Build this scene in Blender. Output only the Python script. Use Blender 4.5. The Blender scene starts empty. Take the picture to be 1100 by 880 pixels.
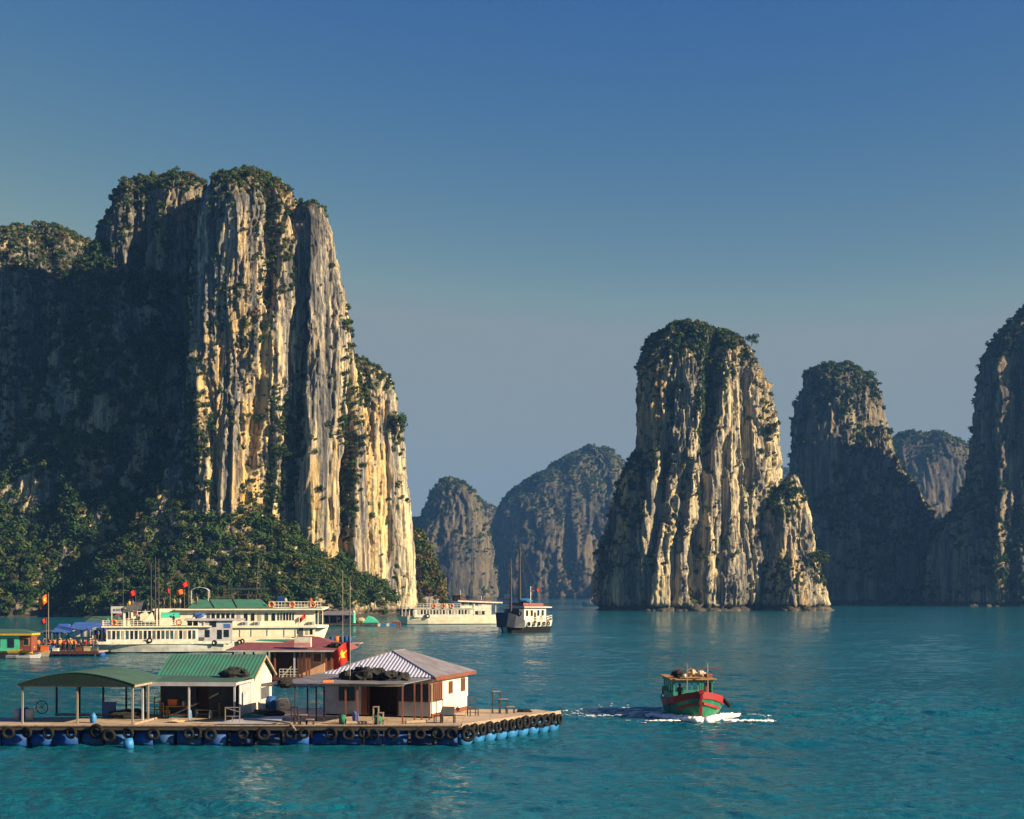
import bpy, bmesh, math, random
import numpy as np
from mathutils import Vector, Matrix

# ------------------------------------------------------------------ camera, world, sun, exposure
S = bpy.context.scene
COL = S.collection
F = 1511.0            # focal length in photograph pixels (1100 wide)
EYE = 9.0             # camera height above the water, metres
HOR = 636.0           # horizon row in the photograph
cam_d = bpy.data.cameras.new('camera')
cam = bpy.data.objects.new('camera', cam_d)
COL.objects.link(cam)
cam.location = (0, 0, EYE)
cam.rotation_euler = (math.radians(90), 0, 0)
cam_d.sensor_width = 36.0
cam_d.lens = 36.0 * F / 1100.0
cam_d.shift_y = (HOR - 440.0) / 1100.0
cam_d.clip_start = 1.0
cam_d.clip_end = 30000.0
S.camera = cam

SUN_EL, SUN_AZ = 24.0, 109.0      # azimuth clockwise from +Y (view direction)
world = bpy.data.worlds.new('World')
S.world = world
world.use_nodes = True
wnt = world.node_tree
sky = wnt.nodes.new('ShaderNodeTexSky')
sky.sky_type = 'NISHITA'
sky.sun_disc = False
sky.sun_elevation = math.radians(SUN_EL)
sky.sun_rotation = math.radians(SUN_AZ)
sky.altitude = 0
sky.air_density = 0.7
sky.dust_density = 0.2
sky.ozone_density = 1.0
# the photograph's deep blue zenith over a pale grey horizon: a per-channel contrast grade of the sky
sky_sep = wnt.nodes.new('ShaderNodeSeparateColor'); sky_cmb = wnt.nodes.new('ShaderNodeCombineColor')
wnt.links.new(sky.outputs[0], sky_sep.inputs[0])
for ch, (power, gain, top) in enumerate(((2.6, .0500, .255), (1.5, .0680, .310), (.1, .335, .335))):
    chain = sky_sep.outputs[ch]
    for op, val in (('POWER', power), ('MULTIPLY', gain), ('MINIMUM', top), ('MULTIPLY', 7.57)):
        mnode = wnt.nodes.new('ShaderNodeMath'); mnode.operation = op; mnode.inputs[1].default_value = val
        wnt.links.new(chain, mnode.inputs[0]); chain = mnode.outputs[0]
    wnt.links.new(chain, sky_cmb.inputs[ch])
wnt.links.new(sky_cmb.outputs[0], wnt.nodes['Background'].inputs[0])
wnt.nodes['Background'].inputs[1].default_value = 0.05

sun_d = bpy.data.lights.new('sun', 'SUN')
sun_d.energy = 5.0
sun_d.angle = math.radians(0.5)
sun_d.color = (1.0, 0.78, 0.50)
sun = bpy.data.objects.new('sun', sun_d)
COL.objects.link(sun)
_e, _a = math.radians(SUN_EL), math.radians(SUN_AZ)
sdir = Vector((math.cos(_e) * math.sin(_a), math.cos(_e) * math.cos(_a), math.sin(_e)))
sun.rotation_euler = sdir.to_track_quat('Z', 'Y').to_euler()
sun.location = sdir * 500

S.view_settings.view_transform = 'Standard'
S.view_settings.look = 'None'
S.view_settings.exposure = 1.4
S.view_settings.gamma = 1.0
S.view_settings.use_curve_mapping = False
S.render.engine = 'CYCLES'
S.cycles.use_denoising = True
S.cycles.max_bounces = 8
S.cycles.volume_bounces = 0
S.cycles.transparent_max_bounces = 8

random.seed(7)
RNG = np.random.default_rng(7)

# ------------------------------------------------------------------ helpers
def px2x(px, Y): return (px - 550.0) / F * Y
def py2z(py, Y): return EYE - (py - HOR) / F * Y
def P(px, py, Y): return Vector((px2x(px, Y), Y, py2z(py, Y)))

def put(o, label=None, cat=None, group=None, kind=None):
    if label: o['label'] = label
    if cat: o['category'] = cat
    if group: o['group'] = group
    if kind: o['kind'] = kind
    return o

def link_mesh(name, verts, faces, mats, parent=None, fmat=None, smooth=False):
    me = bpy.data.meshes.new(name)
    me.from_pydata([tuple(v) for v in verts], [], faces)
    for m in (mats if isinstance(mats, (list, tuple)) else [mats]): me.materials.append(m)
    if fmat: me.polygons.foreach_set('material_index', fmat)
    if smooth: me.polygons.foreach_set('use_smooth', [True] * len(me.polygons))
    me.update()
    o = bpy.data.objects.new(name, me)
    COL.objects.link(o)
    if parent is not None: o.parent = parent
    return o

def fast_quads(name, co, nq, mat, parent=None, colors=None, smooth=False, quads=None):
    """Mesh of nq quads; without an index array each quad owns its four vertices."""
    me = bpy.data.meshes.new(name)
    me.vertices.add(len(co))
    me.vertices.foreach_set('co', np.ascontiguousarray(co, dtype=np.float32).ravel())
    idx = np.arange(nq * 4, dtype=np.int32) if quads is None else np.ascontiguousarray(quads, dtype=np.int32).ravel()
    me.loops.add(len(idx)); me.loops.foreach_set('vertex_index', idx)
    me.polygons.add(nq)
    me.polygons.foreach_set('loop_start', np.arange(0, nq * 4, 4, dtype=np.int32))
    if smooth: me.polygons.foreach_set('use_smooth', np.ones(nq, dtype=bool))
    me.update(calc_edges=True)
    if colors is not None:
        ca = me.color_attributes.new('tint', 'FLOAT_COLOR', 'POINT')
        ca.data.foreach_set('color', np.ascontiguousarray(colors, dtype=np.float32).ravel())
    me.materials.append(mat)
    o = bpy.data.objects.new(name, me)
    COL.objects.link(o)
    if parent is not None: o.parent = parent
    return o

# gradient noise in numpy
_perm = np.random.default_rng(11).permutation(256).astype(np.int32)
_perm = np.concatenate([_perm, _perm, _perm])
_g = np.random.default_rng(12).normal(size=(256, 3)); _g = (_g / np.linalg.norm(_g, axis=1)[:, None]).astype(np.float32)
def pn(x, y, z, seed=0):
    x = np.asarray(x, np.float32) + seed * 17.31; y = np.asarray(y, np.float32) + seed * 9.77; z = np.asarray(z, np.float32) + seed * 5.13
    xi = np.floor(x).astype(np.int32); yi = np.floor(y).astype(np.int32); zi = np.floor(z).astype(np.int32)
    xf = x - xi; yf = y - yi; zf = z - zi
    u = xf * xf * xf * (xf * (xf * 6 - 15) + 10); v = yf * yf * yf * (yf * (yf * 6 - 15) + 10); w = zf * zf * zf * (zf * (zf * 6 - 15) + 10)
    def corner(a, b, c):
        h = _perm[_perm[_perm[(xi + a) & 255] + ((yi + b) & 255)] + ((zi + c) & 255)]
        g = _g[h]
        return g[..., 0] * (xf - a) + g[..., 1] * (yf - b) + g[..., 2] * (zf - c)
    def mix(a, b, t): return a + (b - a) * t
    return mix(mix(mix(corner(0, 0, 0), corner(1, 0, 0), u), mix(corner(0, 1, 0), corner(1, 1, 0), u), v),
               mix(mix(corner(0, 0, 1), corner(1, 0, 1), u), mix(corner(0, 1, 1), corner(1, 1, 1), u), v), w) * 1.6
def fbm(x, y, z, seed=0, octv=3, gain=.5):
    a, f, s = 1.0, 1.0, 0
    for i in range(octv):
        s = s + a * pn(x * f, y * f, z * f, seed + i * 3); a *= gain; f *= 2.03
    return s
def stepn(t, sharp=6.0):
    """terraced version of t: flat slabs with steep edges"""
    fl = np.floor(t); fr = t - fl
    return fl + np.clip((fr - .5) * sharp + .5, 0, 1) - .5

# ------------------------------------------------------------------ materials
MATS = {}
def mat(name, color, rough=.6, metal=0.0, var=.18, scale=3.0, bump=.0, spec=.4, streak=False, dirt=None):
    """Principled paint/wood/plastic with procedural tone variation and optional dirt blotches."""
    if name in MATS: return MATS[name]
    m = bpy.data.materials.new(name); m.use_nodes = True
    nt = m.node_tree; b = nt.nodes['Principled BSDF']
    b.inputs['Roughness'].default_value = rough; b.inputs['Metallic'].default_value = metal
    b.inputs['Specular IOR Level'].default_value = spec
    tc = nt.nodes.new('ShaderNodeTexCoord'); mp = nt.nodes.new('ShaderNodeMapping')
    mp.inputs['Scale'].default_value = (scale, scale, scale * (.15 if streak else 1))
    n = nt.nodes.new('ShaderNodeTexNoise'); n.inputs['Detail'].default_value = 6; n.inputs['Scale'].default_value = 1.0; n.inputs['Roughness'].default_value = .65
    nt.links.new(tc.outputs['Object'], mp.inputs[0]); nt.links.new(mp.outputs[0], n.inputs['Vector'])
    r = nt.nodes.new('ShaderNodeValToRGB')
    d = dirt or [c * (1 - 2.2 * var) for c in color]
    r.color_ramp.elements[0].position = .32; r.color_ramp.elements[1].position = .62
    r.color_ramp.elements[0].color = (*d[:3], 1); r.color_ramp.elements[1].color = (*color[:3], 1)
    nt.links.new(n.outputs['Fac'], r.inputs[0]); nt.links.new(r.outputs[0], b.inputs['Base Color'])
    if bump:
        bp = nt.nodes.new('ShaderNodeBump'); bp.inputs['Strength'].default_value = bump; bp.inputs['Distance'].default_value = .05
        nt.links.new(n.outputs['Fac'], bp.inputs['Height']); nt.links.new(bp.outputs[0], b.inputs['Normal'])
    MATS[name] = m
    return m

def node(nt, kind, **kw):
    n = nt.nodes.new(kind)
    for k, v in kw.items(): setattr(n, k, v)
    return n

def noise_at(nt, vec, scale3, detail=5, rough=.6, off=(0, 0, 0), dist=0.0):
    mp = node(nt, 'ShaderNodeMapping'); mp.inputs['Scale'].default_value = scale3; mp.inputs['Location'].default_value = off
    nt.links.new(vec, mp.inputs[0])
    n = node(nt, 'ShaderNodeTexNoise'); n.inputs['Scale'].default_value = 1; n.inputs['Detail'].default_value = detail
    n.inputs['Roughness'].default_value = rough; n.inputs['Distortion'].default_value = dist
    nt.links.new(mp.outputs[0], n.inputs['Vector'])
    return n.outputs['Fac']

def ramp(nt, fac, stops):
    r = node(nt, 'ShaderNodeValToRGB'); el = r.color_ramp.elements
    while len(el) < len(stops): el.new(.5)
    for e, (p, c) in zip(el, stops):
        e.position = p; e.color = (*c, 1) if len(c) == 3 else c
    nt.links.new(fac, r.inputs[0])
    return r.outputs[0]

def mixc(nt, fac, a, b, mode='MIX'):
    m = node(nt, 'ShaderNodeMix', data_type='RGBA', blend_type=mode)
    if hasattr(fac, 'links'): nt.links.new(fac, m.inputs[0])
    else: m.inputs[0].default_value = fac
    for s, v in ((m.inputs[6], a), (m.inputs[7], b)):
        if hasattr(v, 'links'): nt.links.new(v, s)
        else: s.default_value = (*v, 1)
    return m.outputs[2]

def mathn(nt, op, a, b=0.0, clamp=False):
    m = node(nt, 'ShaderNodeMath', operation=op, use_clamp=clamp)
    for s, v in ((m.inputs[0], a), (m.inputs[1], b)):
        if hasattr(v, 'links'): nt.links.new(v, s)
        else: s.default_value = v
    return m.outputs[0]

def rock_material(name, k=1.0, ochre=.55, green=1.0, bright=1.0, seed=0.0):
    """Weathered limestone: grey and cream panels, ochre stains, black water streaks; k scales the pattern."""
    m = bpy.data.materials.new(name); m.use_nodes = True
    nt = m.node_tree; b = nt.nodes['Principled BSDF']
    b.inputs['Roughness'].default_value = .88; b.inputs['Specular IOR Level'].default_value = .2
    pos = node(nt, 'ShaderNodeTexCoord').outputs['Object']
    o = (seed * 31.7, seed * 13.1, seed * 7.7)
    big = noise_at(nt, pos, (.035 * k, .035 * k, .010 * k), 4, .55, o)
    panel = noise_at(nt, pos, (.16 * k, .16 * k, .012 * k), 6, .62, o, .4)
    fine = noise_at(nt, pos, (1.0 * k, 1.0 * k, .035 * k), 6, .7, o)
    grit = noise_at(nt, pos, (.9 * k, .9 * k, .6 * k), 8, .75, o)
    sp = node(nt, 'ShaderNodeSeparateXYZ'); nt.links.new(pos, sp.inputs[0])
    cap = node(nt, 'ShaderNodeMapRange'); cap.inputs[1].default_value = 70 / k ** .5; cap.inputs[2].default_value = 160 / k ** .5; cap.inputs[3].default_value = .022; cap.inputs[4].default_value = -.055
    nt.links.new(sp.outputs[2], cap.inputs[0])
    t = mathn(nt, 'ADD', mathn(nt, 'ADD', mathn(nt, 'MULTIPLY', panel, .55), mathn(nt, 'MULTIPLY', fine, .45)), cap.outputs[0])
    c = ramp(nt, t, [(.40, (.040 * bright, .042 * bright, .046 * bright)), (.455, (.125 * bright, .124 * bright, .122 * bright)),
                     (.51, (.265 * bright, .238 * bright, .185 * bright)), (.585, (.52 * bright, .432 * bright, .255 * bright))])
    och = mathn(nt, 'MULTIPLY', ramp(nt, big, [(.47, (0, 0, 0)), (.62, (1, 1, 1))]), ramp(nt, panel, [(.42, (0, 0, 0)), (.60, (1, 1, 1))]))
    c = mixc(nt, mathn(nt, 'MULTIPLY', och, ochre), c, (.52 * bright, .335 * bright, .105 * bright))
    st = ramp(nt, noise_at(nt, pos, (.5 * k, .5 * k, .010 * k), 5, .6, (o[0] + 9, o[1], o[2])), [(.51, (0, 0, 0)), (.60, (1, 1, 1))])
    c = mixc(nt, mathn(nt, 'MULTIPLY', st, .75), c, (.060, .060, .062))
    st2 = ramp(nt, noise_at(nt, pos, (1.7 * k, 1.7 * k, .03 * k), 4, .65, (o[0] + 3, o[1], o[2])), [(.53, (0, 0, 0)), (.62, (1, 1, 1))])
    c = mixc(nt, mathn(nt, 'MULTIPLY', st2, .6), c, (.070, .066, .060))
    c = mixc(nt, .35, c, ramp(nt, grit, [(.3, (.45, .45, .45)), (.7, (1, 1, 1))]), 'MULTIPLY')
    # soil, moss and grass on what faces up
    geo = node(nt, 'ShaderNodeNewGeometry'); sep = node(nt, 'ShaderNodeSeparateXYZ'); nt.links.new(geo.outputs['Normal'], sep.inputs[0])
    up = mathn(nt, 'ADD', sep.outputs[2], mathn(nt, 'MULTIPLY', mathn(nt, 'SUBTRACT', grit, .5), .9))
    upm = ramp(nt, up, [(.38, (0, 0, 0)), (.60, (1, 1, 1))])
    gcol = ramp(nt, grit, [(.35, (.030, .038, .016)), (.62, (.085, .080, .034))])
    c = mixc(nt, mathn(nt, 'MULTIPLY', upm, green), c, gcol)
    # wet dark band and barnacles at the tide line
    tide = node(nt, 'ShaderNodeMapRange'); tide.inputs[1].default_value = 1.0; tide.inputs[2].default_value = 4.6; tide.inputs[3].default_value = 1; tide.inputs[4].default_value = 0
    nt.links.new(mathn(nt, 'ADD', sp.outputs[2], mathn(nt, 'MULTIPLY', mathn(nt, 'SUBTRACT', panel, .5), 5)), tide.inputs[0])
    c = mixc(nt, mathn(nt, 'MULTIPLY', tide.outputs[0], .8), c, (.05, .043, .035))
    nt.links.new(c, b.inputs['Base Color'])
    bp = node(nt, 'ShaderNodeBump'); bp.inputs['Strength'].default_value = .9; bp.inputs['Distance'].default_value = .55 / k
    h = mathn(nt, 'ADD', mathn(nt, 'MULTIPLY', fine, .9), mathn(nt, 'MULTIPLY', grit, 1.3))
    nt.links.new(h, bp.inputs['Height']); nt.links.new(bp.outputs[0], b.inputs['Normal'])
    return m

def leaf_material(name):
    m = bpy.data.materials.new(name); m.use_nodes = True
    nt = m.node_tree; b = nt.nodes['Principled BSDF']
    b.inputs['Roughness'].default_value = .7; b.inputs['Specular IOR Level'].default_value = .18
    a = node(nt, 'ShaderNodeAttribute', attribute_name='tint')
    nt.links.new(a.outputs['Color'], b.inputs['Base Color'])
    tr = node(nt, 'ShaderNodeBsdfTranslucent'); nt.links.new(a.outputs['Color'], tr.inputs[0])
    mx = node(nt, 'ShaderNodeMixShader'); mx.inputs[0].default_value = .22
    out = nt.nodes['Material Output']
    nt.links.new(b.outputs[0], mx.inputs[1]); nt.links.new(tr.outputs[0], mx.inputs[2]); nt.links.new(mx.outputs[0], out.inputs[0])
    return m
LEAF = leaf_material('foliage')
# ------------------------------------------------------------------ limestone towers
def shell(rows, D, k=1.1, n=2.7, res=.5, seed=0, amp=1.0, grooves=(), bmin=0.0, skew=0.0, fl=1.0, lam=1.0, lean=0.0, depth_rows=None, rot=0.0, warp=3.0):
    """One limestone tower. rows: (row, left, right) silhouette read off the photograph at distance D, from the top down;
    depth is k times the half width. Returns grid arrays."""
    rows = sorted(rows)
    py = np.array([r[0] for r in rows], float)
    Z = EYE - (py - HOR) / F * D
    XL = np.array([(r[1] - 550) / F * D for r in rows]); XR = np.array([(r[2] - 550) / F * D for r in rows])
    C = (XL + XR) / 2; A = np.maximum((XR - XL) / 2, .3)
    B = np.interp(Z[::-1], [d[0] for d in depth_rows], [d[1] for d in depth_rows])[::-1] if depth_rows else np.maximum(A * k, bmin * np.clip(A / A.max() * 3, 0, 1))
    # resample along the profile, base to top
    Z, C, A, B = Z[::-1], C[::-1], A[::-1], B[::-1]
    zf = np.concatenate([[0], np.cumsum(np.sqrt(np.diff(Z) ** 2 + np.diff(A) ** 2))])
    nz = int(zf[-1] / res)
    t = np.linspace(0, zf[-1], nz)
    z = np.interp(t, zf, Z); c = np.interp(t, zf, C); a = np.interp(t, zf, A); b = np.interp(t, zf, B)
    w = max(3, int(nz * .012)); ker = np.hanning(w + 2)[1:-1]; ker /= ker.sum()
    def sm(v):
        p = np.concatenate([np.full(w, v[0]), v, np.full(w, v[-1])]); return np.convolve(p, ker, 'same')[w:-w]
    c, a, b = sm(c), sm(a), sm(b)
    # angles by arc length, denser on the side towards the camera
    th0 = np.linspace(-math.pi, math.pi, 4001)
    am, bm = np.percentile(a, 60), np.percentile(b, 60)
    e = 2.0 / n
    sx = lambda th: np.sign(np.cos(th)) * np.abs(np.cos(th)) ** e
    sy = lambda th: np.sign(np.sin(th)) * np.abs(np.sin(th)) ** e
    dl = np.sqrt(np.diff(am * sx(th0)) ** 2 + np.diff(bm * sy(th0)) ** 2) * np.where(np.sin(th0[:-1]) < .35, 1.0, .3)
    cl = np.concatenate([[0], np.cumsum(dl)])
    nt_ = max(24, int(cl[-1] / res))
    th = np.interp(np.linspace(0, cl[-1], nt_, endpoint=False), cl, th0)
    TH, ZZ = np.meshgrid(th, z)
    aa = a[:, None]; bb = b[:, None]
    ux, uy = sx(TH), sy(TH)
    cr, sr = math.cos(math.radians(rot)), math.sin(math.radians(rot))
    ratio = bb / aa
    gx, gy = cr * ux - sr * ratio * uy, sr * ux + cr * ratio * uy
    ext = np.abs(gx).max(1, keepdims=True)
    X0 = c[:, None] + aa * gx / ext; Y0 = D + aa * gy / ext
    nx = np.cos(TH) * np.abs(np.cos(TH)) ** (1 - e) / aa; ny = np.sin(TH) * np.abs(np.sin(TH)) ** (1 - e) / bb
    nl = np.sqrt(nx * nx + ny * ny) + 1e-9; nx /= nl; ny /= nl
    nx, ny = cr * nx - sr * ny, sr * nx + cr * ny
    def saw(v):                      # slanting facets that end in a sharp break
        fr = v - np.floor(v); return np.where(fr < .84, fr / .84, (1 - fr) / .16) - .5
    L = lam
    wx = X0 + warp * L * pn(X0 / (14 * L), Y0 / (14 * L), ZZ / (30 * L), seed + 40); wy = Y0 + warp * L * pn(X0 / (14 * L), Y0 / (14 * L), ZZ / (30 * L), seed + 41)
    zs = ZZ + 6 * L * pn(X0 / (20 * L), Y0 / (20 * L), ZZ / (20 * L), seed + 42)
    blk = np.clip(.30 + 1.1 * fbm(X0 / (26 * L), Y0 / (26 * L), ZZ / (34 * L), seed + 15, 2) + .5 * (ZZ - .55 * z[-1]) / z[-1], .06, 1)
    d = 5.0 * L * (np.abs(pn(wx / (24 * L), wy / (24 * L), zs / (160 * L), seed + 1)) - .30)
    d += 1.4 * L * stepn(2.6 * pn(wx / (12 * L), wy / (12 * L), zs / (90 * L), seed + 2), 10)
    d += 1.3 * L * fl * saw(2.0 * pn(wx / (9.5 * L), wy / (9.5 * L), zs / (150 * L), seed + 3))
    d += .5 * L * fl * (np.abs(pn(wx / (4.6 * L), wy / (4.6 * L), zs / (110 * L), seed + 13)) - .28)
    d += .55 * L * fl * saw(1.8 * pn(wx / (2.8 * L), wy / (2.8 * L), zs / (80 * L), seed + 5))
    d += blk * 1.5 * L * saw(2.2 * pn(wx / (5 * L), wy / (5 * L), zs / (13 * L), seed + 4))
    d += blk * .8 * L * stepn(2.2 * pn(X0 / (2.8 * L), Y0 / (2.8 * L), ZZ / (4.2 * L), seed + 14), 6)
    def joints(ang, w, h, sd):
        ca, sa = math.cos(ang), math.sin(ang)
        u = (wx * ca + wy * sa) / (w * L) + .9 * pn(X0 / (9 * L), Y0 / (9 * L), ZZ / (22 * L), sd); cu = np.floor(u)
        hsh = lambda a, b: np.mod(np.sin(a * 127.1 + b * 311.7 + sd * 7.3) * 43758.5453, 1.0)
        v = ZZ / (h * L) * (.6 + .9 * hsh(cu, 5.0)) + 7 * hsh(cu, 1.0) + .5 * pn(X0 / (5 * L), Y0 / (5 * L), ZZ / (9 * L), sd + 1); cv = np.floor(v)
        fu, fv = u - cu, v - cv
        crack = np.exp(-(np.minimum(fu, 1 - fu) / .07) ** 2) + .6 * np.exp(-(np.minimum(fv, 1 - fv) * h / w / .09) ** 2)
        return hsh(cu, cv) - .5 + (hsh(cu, cv + 31) - .5) * (fu - .5) * 1.4 - .30 * np.clip(crack, 0, 1)
    jm = np.clip(.45 + 1.2 * pn(X0 / (20 * L), Y0 / (20 * L), ZZ / (30 * L), seed + 21), .12, 1)
    d += jm * L * (1.9 * joints(.35, 5.2, 16, seed + 22) + 1.2 * joints(-.6, 3.1, 9, seed + 23)) + L * .55 * joints(.1, 1.7, 7, seed + 24)
    d += .34 * L * fbm(X0 / (1.5 * L), Y0 / (1.5 * L), ZZ / (9.0 * L), seed + 16, 2, .7)
    d += (.12 + .6 * blk) * L * fbm(X0 / (2.6 * L), Y0 / (2.6 * L), ZZ / (4.0 * L), seed + 6, 3, .6)
    d += 1.1 * L * pn(X0 / (40 * L), Y0 / (40 * L), zs / (7.5 * L), seed + 7) * np.clip(.4 + pn(X0 / (30 * L), Y0 / (30 * L), ZZ / (50 * L), seed + 8), 0, 1)
    d = (d - np.percentile(d, 42)) * amp
    if grooves:
        front = np.clip(-ny * 1.6 + .25, 0, 1)
        PX = 550 + X0 / Y0 * F; PY = HOR - (ZZ - EYE) / Y0 * F
        for pts, wpx, dep in grooves:
            gy = [p[1] for p in pts]; gx = [p[0] for p in pts]
            gc = np.interp(PY, gy, gx) + 3.5 * pn(PY / 22, X0 * 0 + seed, X0 * 0, seed + 9)
            win = np.clip((PY - gy[0] + 12) / 14, 0, 1) * np.clip((gy[-1] + 12 - PY) / 14, 0, 1)
            g = np.clip(1.35 - np.abs(PX - gc) / wpx, 0, 1); g = g * g * (3 - 2 * g)
            d -= dep * win * front * g
    fade = np.clip(aa / (9 * L), 0.05, 1)
    # tidal notch
    notch = -2.6 * np.exp(-((ZZ - 1.2) / 1.1) ** 2) * (1 + pn(X0 / 6, Y0 / 6, X0 * 0, seed + 12))
    X = X0 + nx * (d * fade + notch); Y = Y0 + ny * (d * fade + notch)
    tip = np.clip(1 - (z[-1] - ZZ) / (14 * L), 0, 1)
    Zd = ZZ + tip * (2.6 * L * pn(X0 / (8 * L), Y0 / (8 * L), X0 * 0, seed + 10) + 1.0 * L * pn(X0 / (3 * L), Y0 / (3 * L), X0 * 0, seed + 11)) * np.clip(aa / (4 * L), .2, 1)
    return np.stack([X, Y, Zd], -1)

def grid_mesh(grids, name, material):
    cos, quads, base = [], [], 0
    for g in grids:
        nz, nt_ = g.shape[:2]
        i = np.arange(nz - 1)[:, None] * nt_ + np.arange(nt_)[None, :]
        j = np.arange(nz - 1)[:, None] * nt_ + (np.arange(nt_)[None, :] + 1) % nt_
        quads.append((np.stack([i, j, j + nt_, i + nt_], -1).reshape(-1, 4)) + base)
        cos.append(g.reshape(-1, 3)); base += nz * nt_
    co = np.concatenate(cos); qd = np.concatenate(quads)
    return fast_quads(name, co, len(qd), material, quads=qd)

def grid_normals(g):
    dz = np.gradient(g, axis=0); dt = (np.roll(g, -1, 1) - np.roll(g, 1, 1)) / 2
    nn = np.cross(dt, dz); ar = np.linalg.norm(nn, axis=-1)
    return nn / (ar[..., None] + 1e-9), ar

# ------------------------------------------------------------------ plants that cling to the rock
def leaf_template(rng, nleaf, flat=.8, leaf=.30):
    v = rng.normal(size=(nleaf, 3)); v /= np.linalg.norm(v, axis=1)[:, None]
    rad = rng.uniform(.45, 1.0, nleaf) ** .6
    # a few sub-lobes make an uneven outline
    lob = rng.normal(size=(5, 3)); lob /= np.linalg.norm(lob, axis=1)[:, None]; lob *= .55
    pick = rng.integers(0, 5, nleaf)
    p = np.where((rng.random(nleaf) < .75)[:, None], lob[pick] + v * rad[:, None] * .62, v * rad[:, None])
    p[:, 2] *= flat
    nrm = v + rng.normal(size=v.shape) * .55; nrm[:, 2] += .25; nrm /= np.linalg.norm(nrm, axis=1)[:, None]
    a = np.cross(nrm, rng.normal(size=v.shape)); a /= np.linalg.norm(a, axis=1)[:, None]
    b = np.cross(nrm, a)
    s = (leaf * rng.uniform(.6, 1.3, nleaf))[:, None]
    q = np.stack([p - a * s - b * s * .55, p + a * s * .9 - b * s * .4, p + a * s + b * s * .6, p - a * s * .8 + b * s * .5], 1)
    return q          # nleaf,4,3

PALETTE = [(.016, .038, .012), (.024, .056, .014), (.036, .072, .016), (.056, .080, .018), (.085, .088, .024), (.11, .085, .032), (.10, .055, .025)]
def scatter(pos, nrm, rad, name, weights, nleaf=60, leaf=.3, seed=0, flat=.8, parent=None, droop=0.0):
    """One foliage mesh: a clump of leaf faces at every position."""
    rng = np.random.default_rng(seed)
    N = len(pos); T = [leaf_template(rng, nleaf, flat, leaf) for _ in range(8)]
    T = np.stack(T)
    ang = rng.uniform(0, 2 * math.pi, N); ca, sa = np.cos(ang), np.sin(ang)
    q = T[rng.integers(0, 8, N)]                       # N,L,4,3
    r = rad[:, None, None]
    x = (q[..., 0] * ca[:, None, None] - q[..., 1] * sa[:, None, None]) * r * rng.uniform(.8, 1.25, N)[:, None, None]
    y = (q[..., 0] * sa[:, None, None] + q[..., 1] * ca[:, None, None]) * r
    z = q[..., 2] * r * rng.uniform(.75, 1.35, N)[:, None, None]
    c = pos + nrm * (rad * .35)[:, None] + np.array([0, 0, 1.0]) * (rad * .25)[:, None]
    co = np.stack([x + c[:, 0][:, None, None], y + c[:, 1][:, None, None], z + c[:, 2][:, None, None]], -1)
    pal = np.array(PALETTE); w = np.array(weights, float); w /= w.sum()
    col = pal[rng.choice(len(pal), N, p=w)] * rng.uniform(.75, 1.3, (N, 1))
    cl = col[:, None, None, :] * rng.uniform(.86, 1.14, (N, nleaf, 1, 1)) * np.ones((1, 1, 4, 1))
    cl = np.concatenate([cl, np.ones(cl.shape[:-1] + (1,))], -1)
    return fast_quads(name, co.reshape(-1, 3), N * nleaf, LEAF, colors=cl.reshape(-1, 4), parent=parent)

def plant_points(grids, n, patches=(), up=1.0, base=.0, seed=0, zmin=3.0, rmin=.8, rmax=2.6, noise=14.0, front_only=True, limit=None):
    """Pick rooting points: ledges and domes first, then the overgrown patches (row/column ellipses with density)."""
    rng = np.random.default_rng(seed)
    ps, ns, ws = [], [], []
    for g in grids:
        nn, ar = grid_normals(g)
        p = g.reshape(-1, 3); m = nn.reshape(-1, 3); w = np.zeros(len(p)); a = ar.reshape(-1)
        nv = fbm(p[:, 0] / noise, p[:, 1] / noise, p[:, 2] / noise, seed + 60, 3)
        nz = m[:, 2]
        w += up * np.clip((nz - .28 + .25 * nv) / .3, 0, 1) ** 1.3
        w += base * np.clip(nv * 1.6 + .1, 0, 1) * (nz > -.2)
        PX = 550 + p[:, 0] / p[:, 1] * F; PY = HOR - (p[:, 2] - EYE) / p[:, 1] * F
        facing = (m[:, 1] < .35) | (nz > .4)
        for (cx, cy, rx, ry, den) in patches:
            e = ((PX - cx) / rx) ** 2 + ((PY - cy) / ry) ** 2
            w += den * np.clip(1.25 - e + .55 * nv, 0, 1) * (nz > -.35) * facing
        w *= (p[:, 2] > zmin) * (facing if front_only else 1)
        ps.append(p); ns.append(m); ws.append(w * a)
    p = np.concatenate(ps); m = np.concatenate(ns); w = np.concatenate(ws)
    idx = rng.choice(len(p), n, p=w / w.sum())
    r = rmin + (rmax - rmin) * rng.random(n) ** 2.2
    return p[idx], m[idx], r

# --- the big massif on the left -----------------------------------------------------------------
ROCK_L = rock_material('limestone_left', 1.0, ochre=1.0, bright=1.25, seed=1)
ROCK_M = rock_material('limestone_middle', .85, ochre=.95, bright=1.15, seed=2)
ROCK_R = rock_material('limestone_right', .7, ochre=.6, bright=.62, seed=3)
ROCK_F = rock_material('limestone_far', .4, ochre=.45, bright=.30, seed=4)

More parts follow.
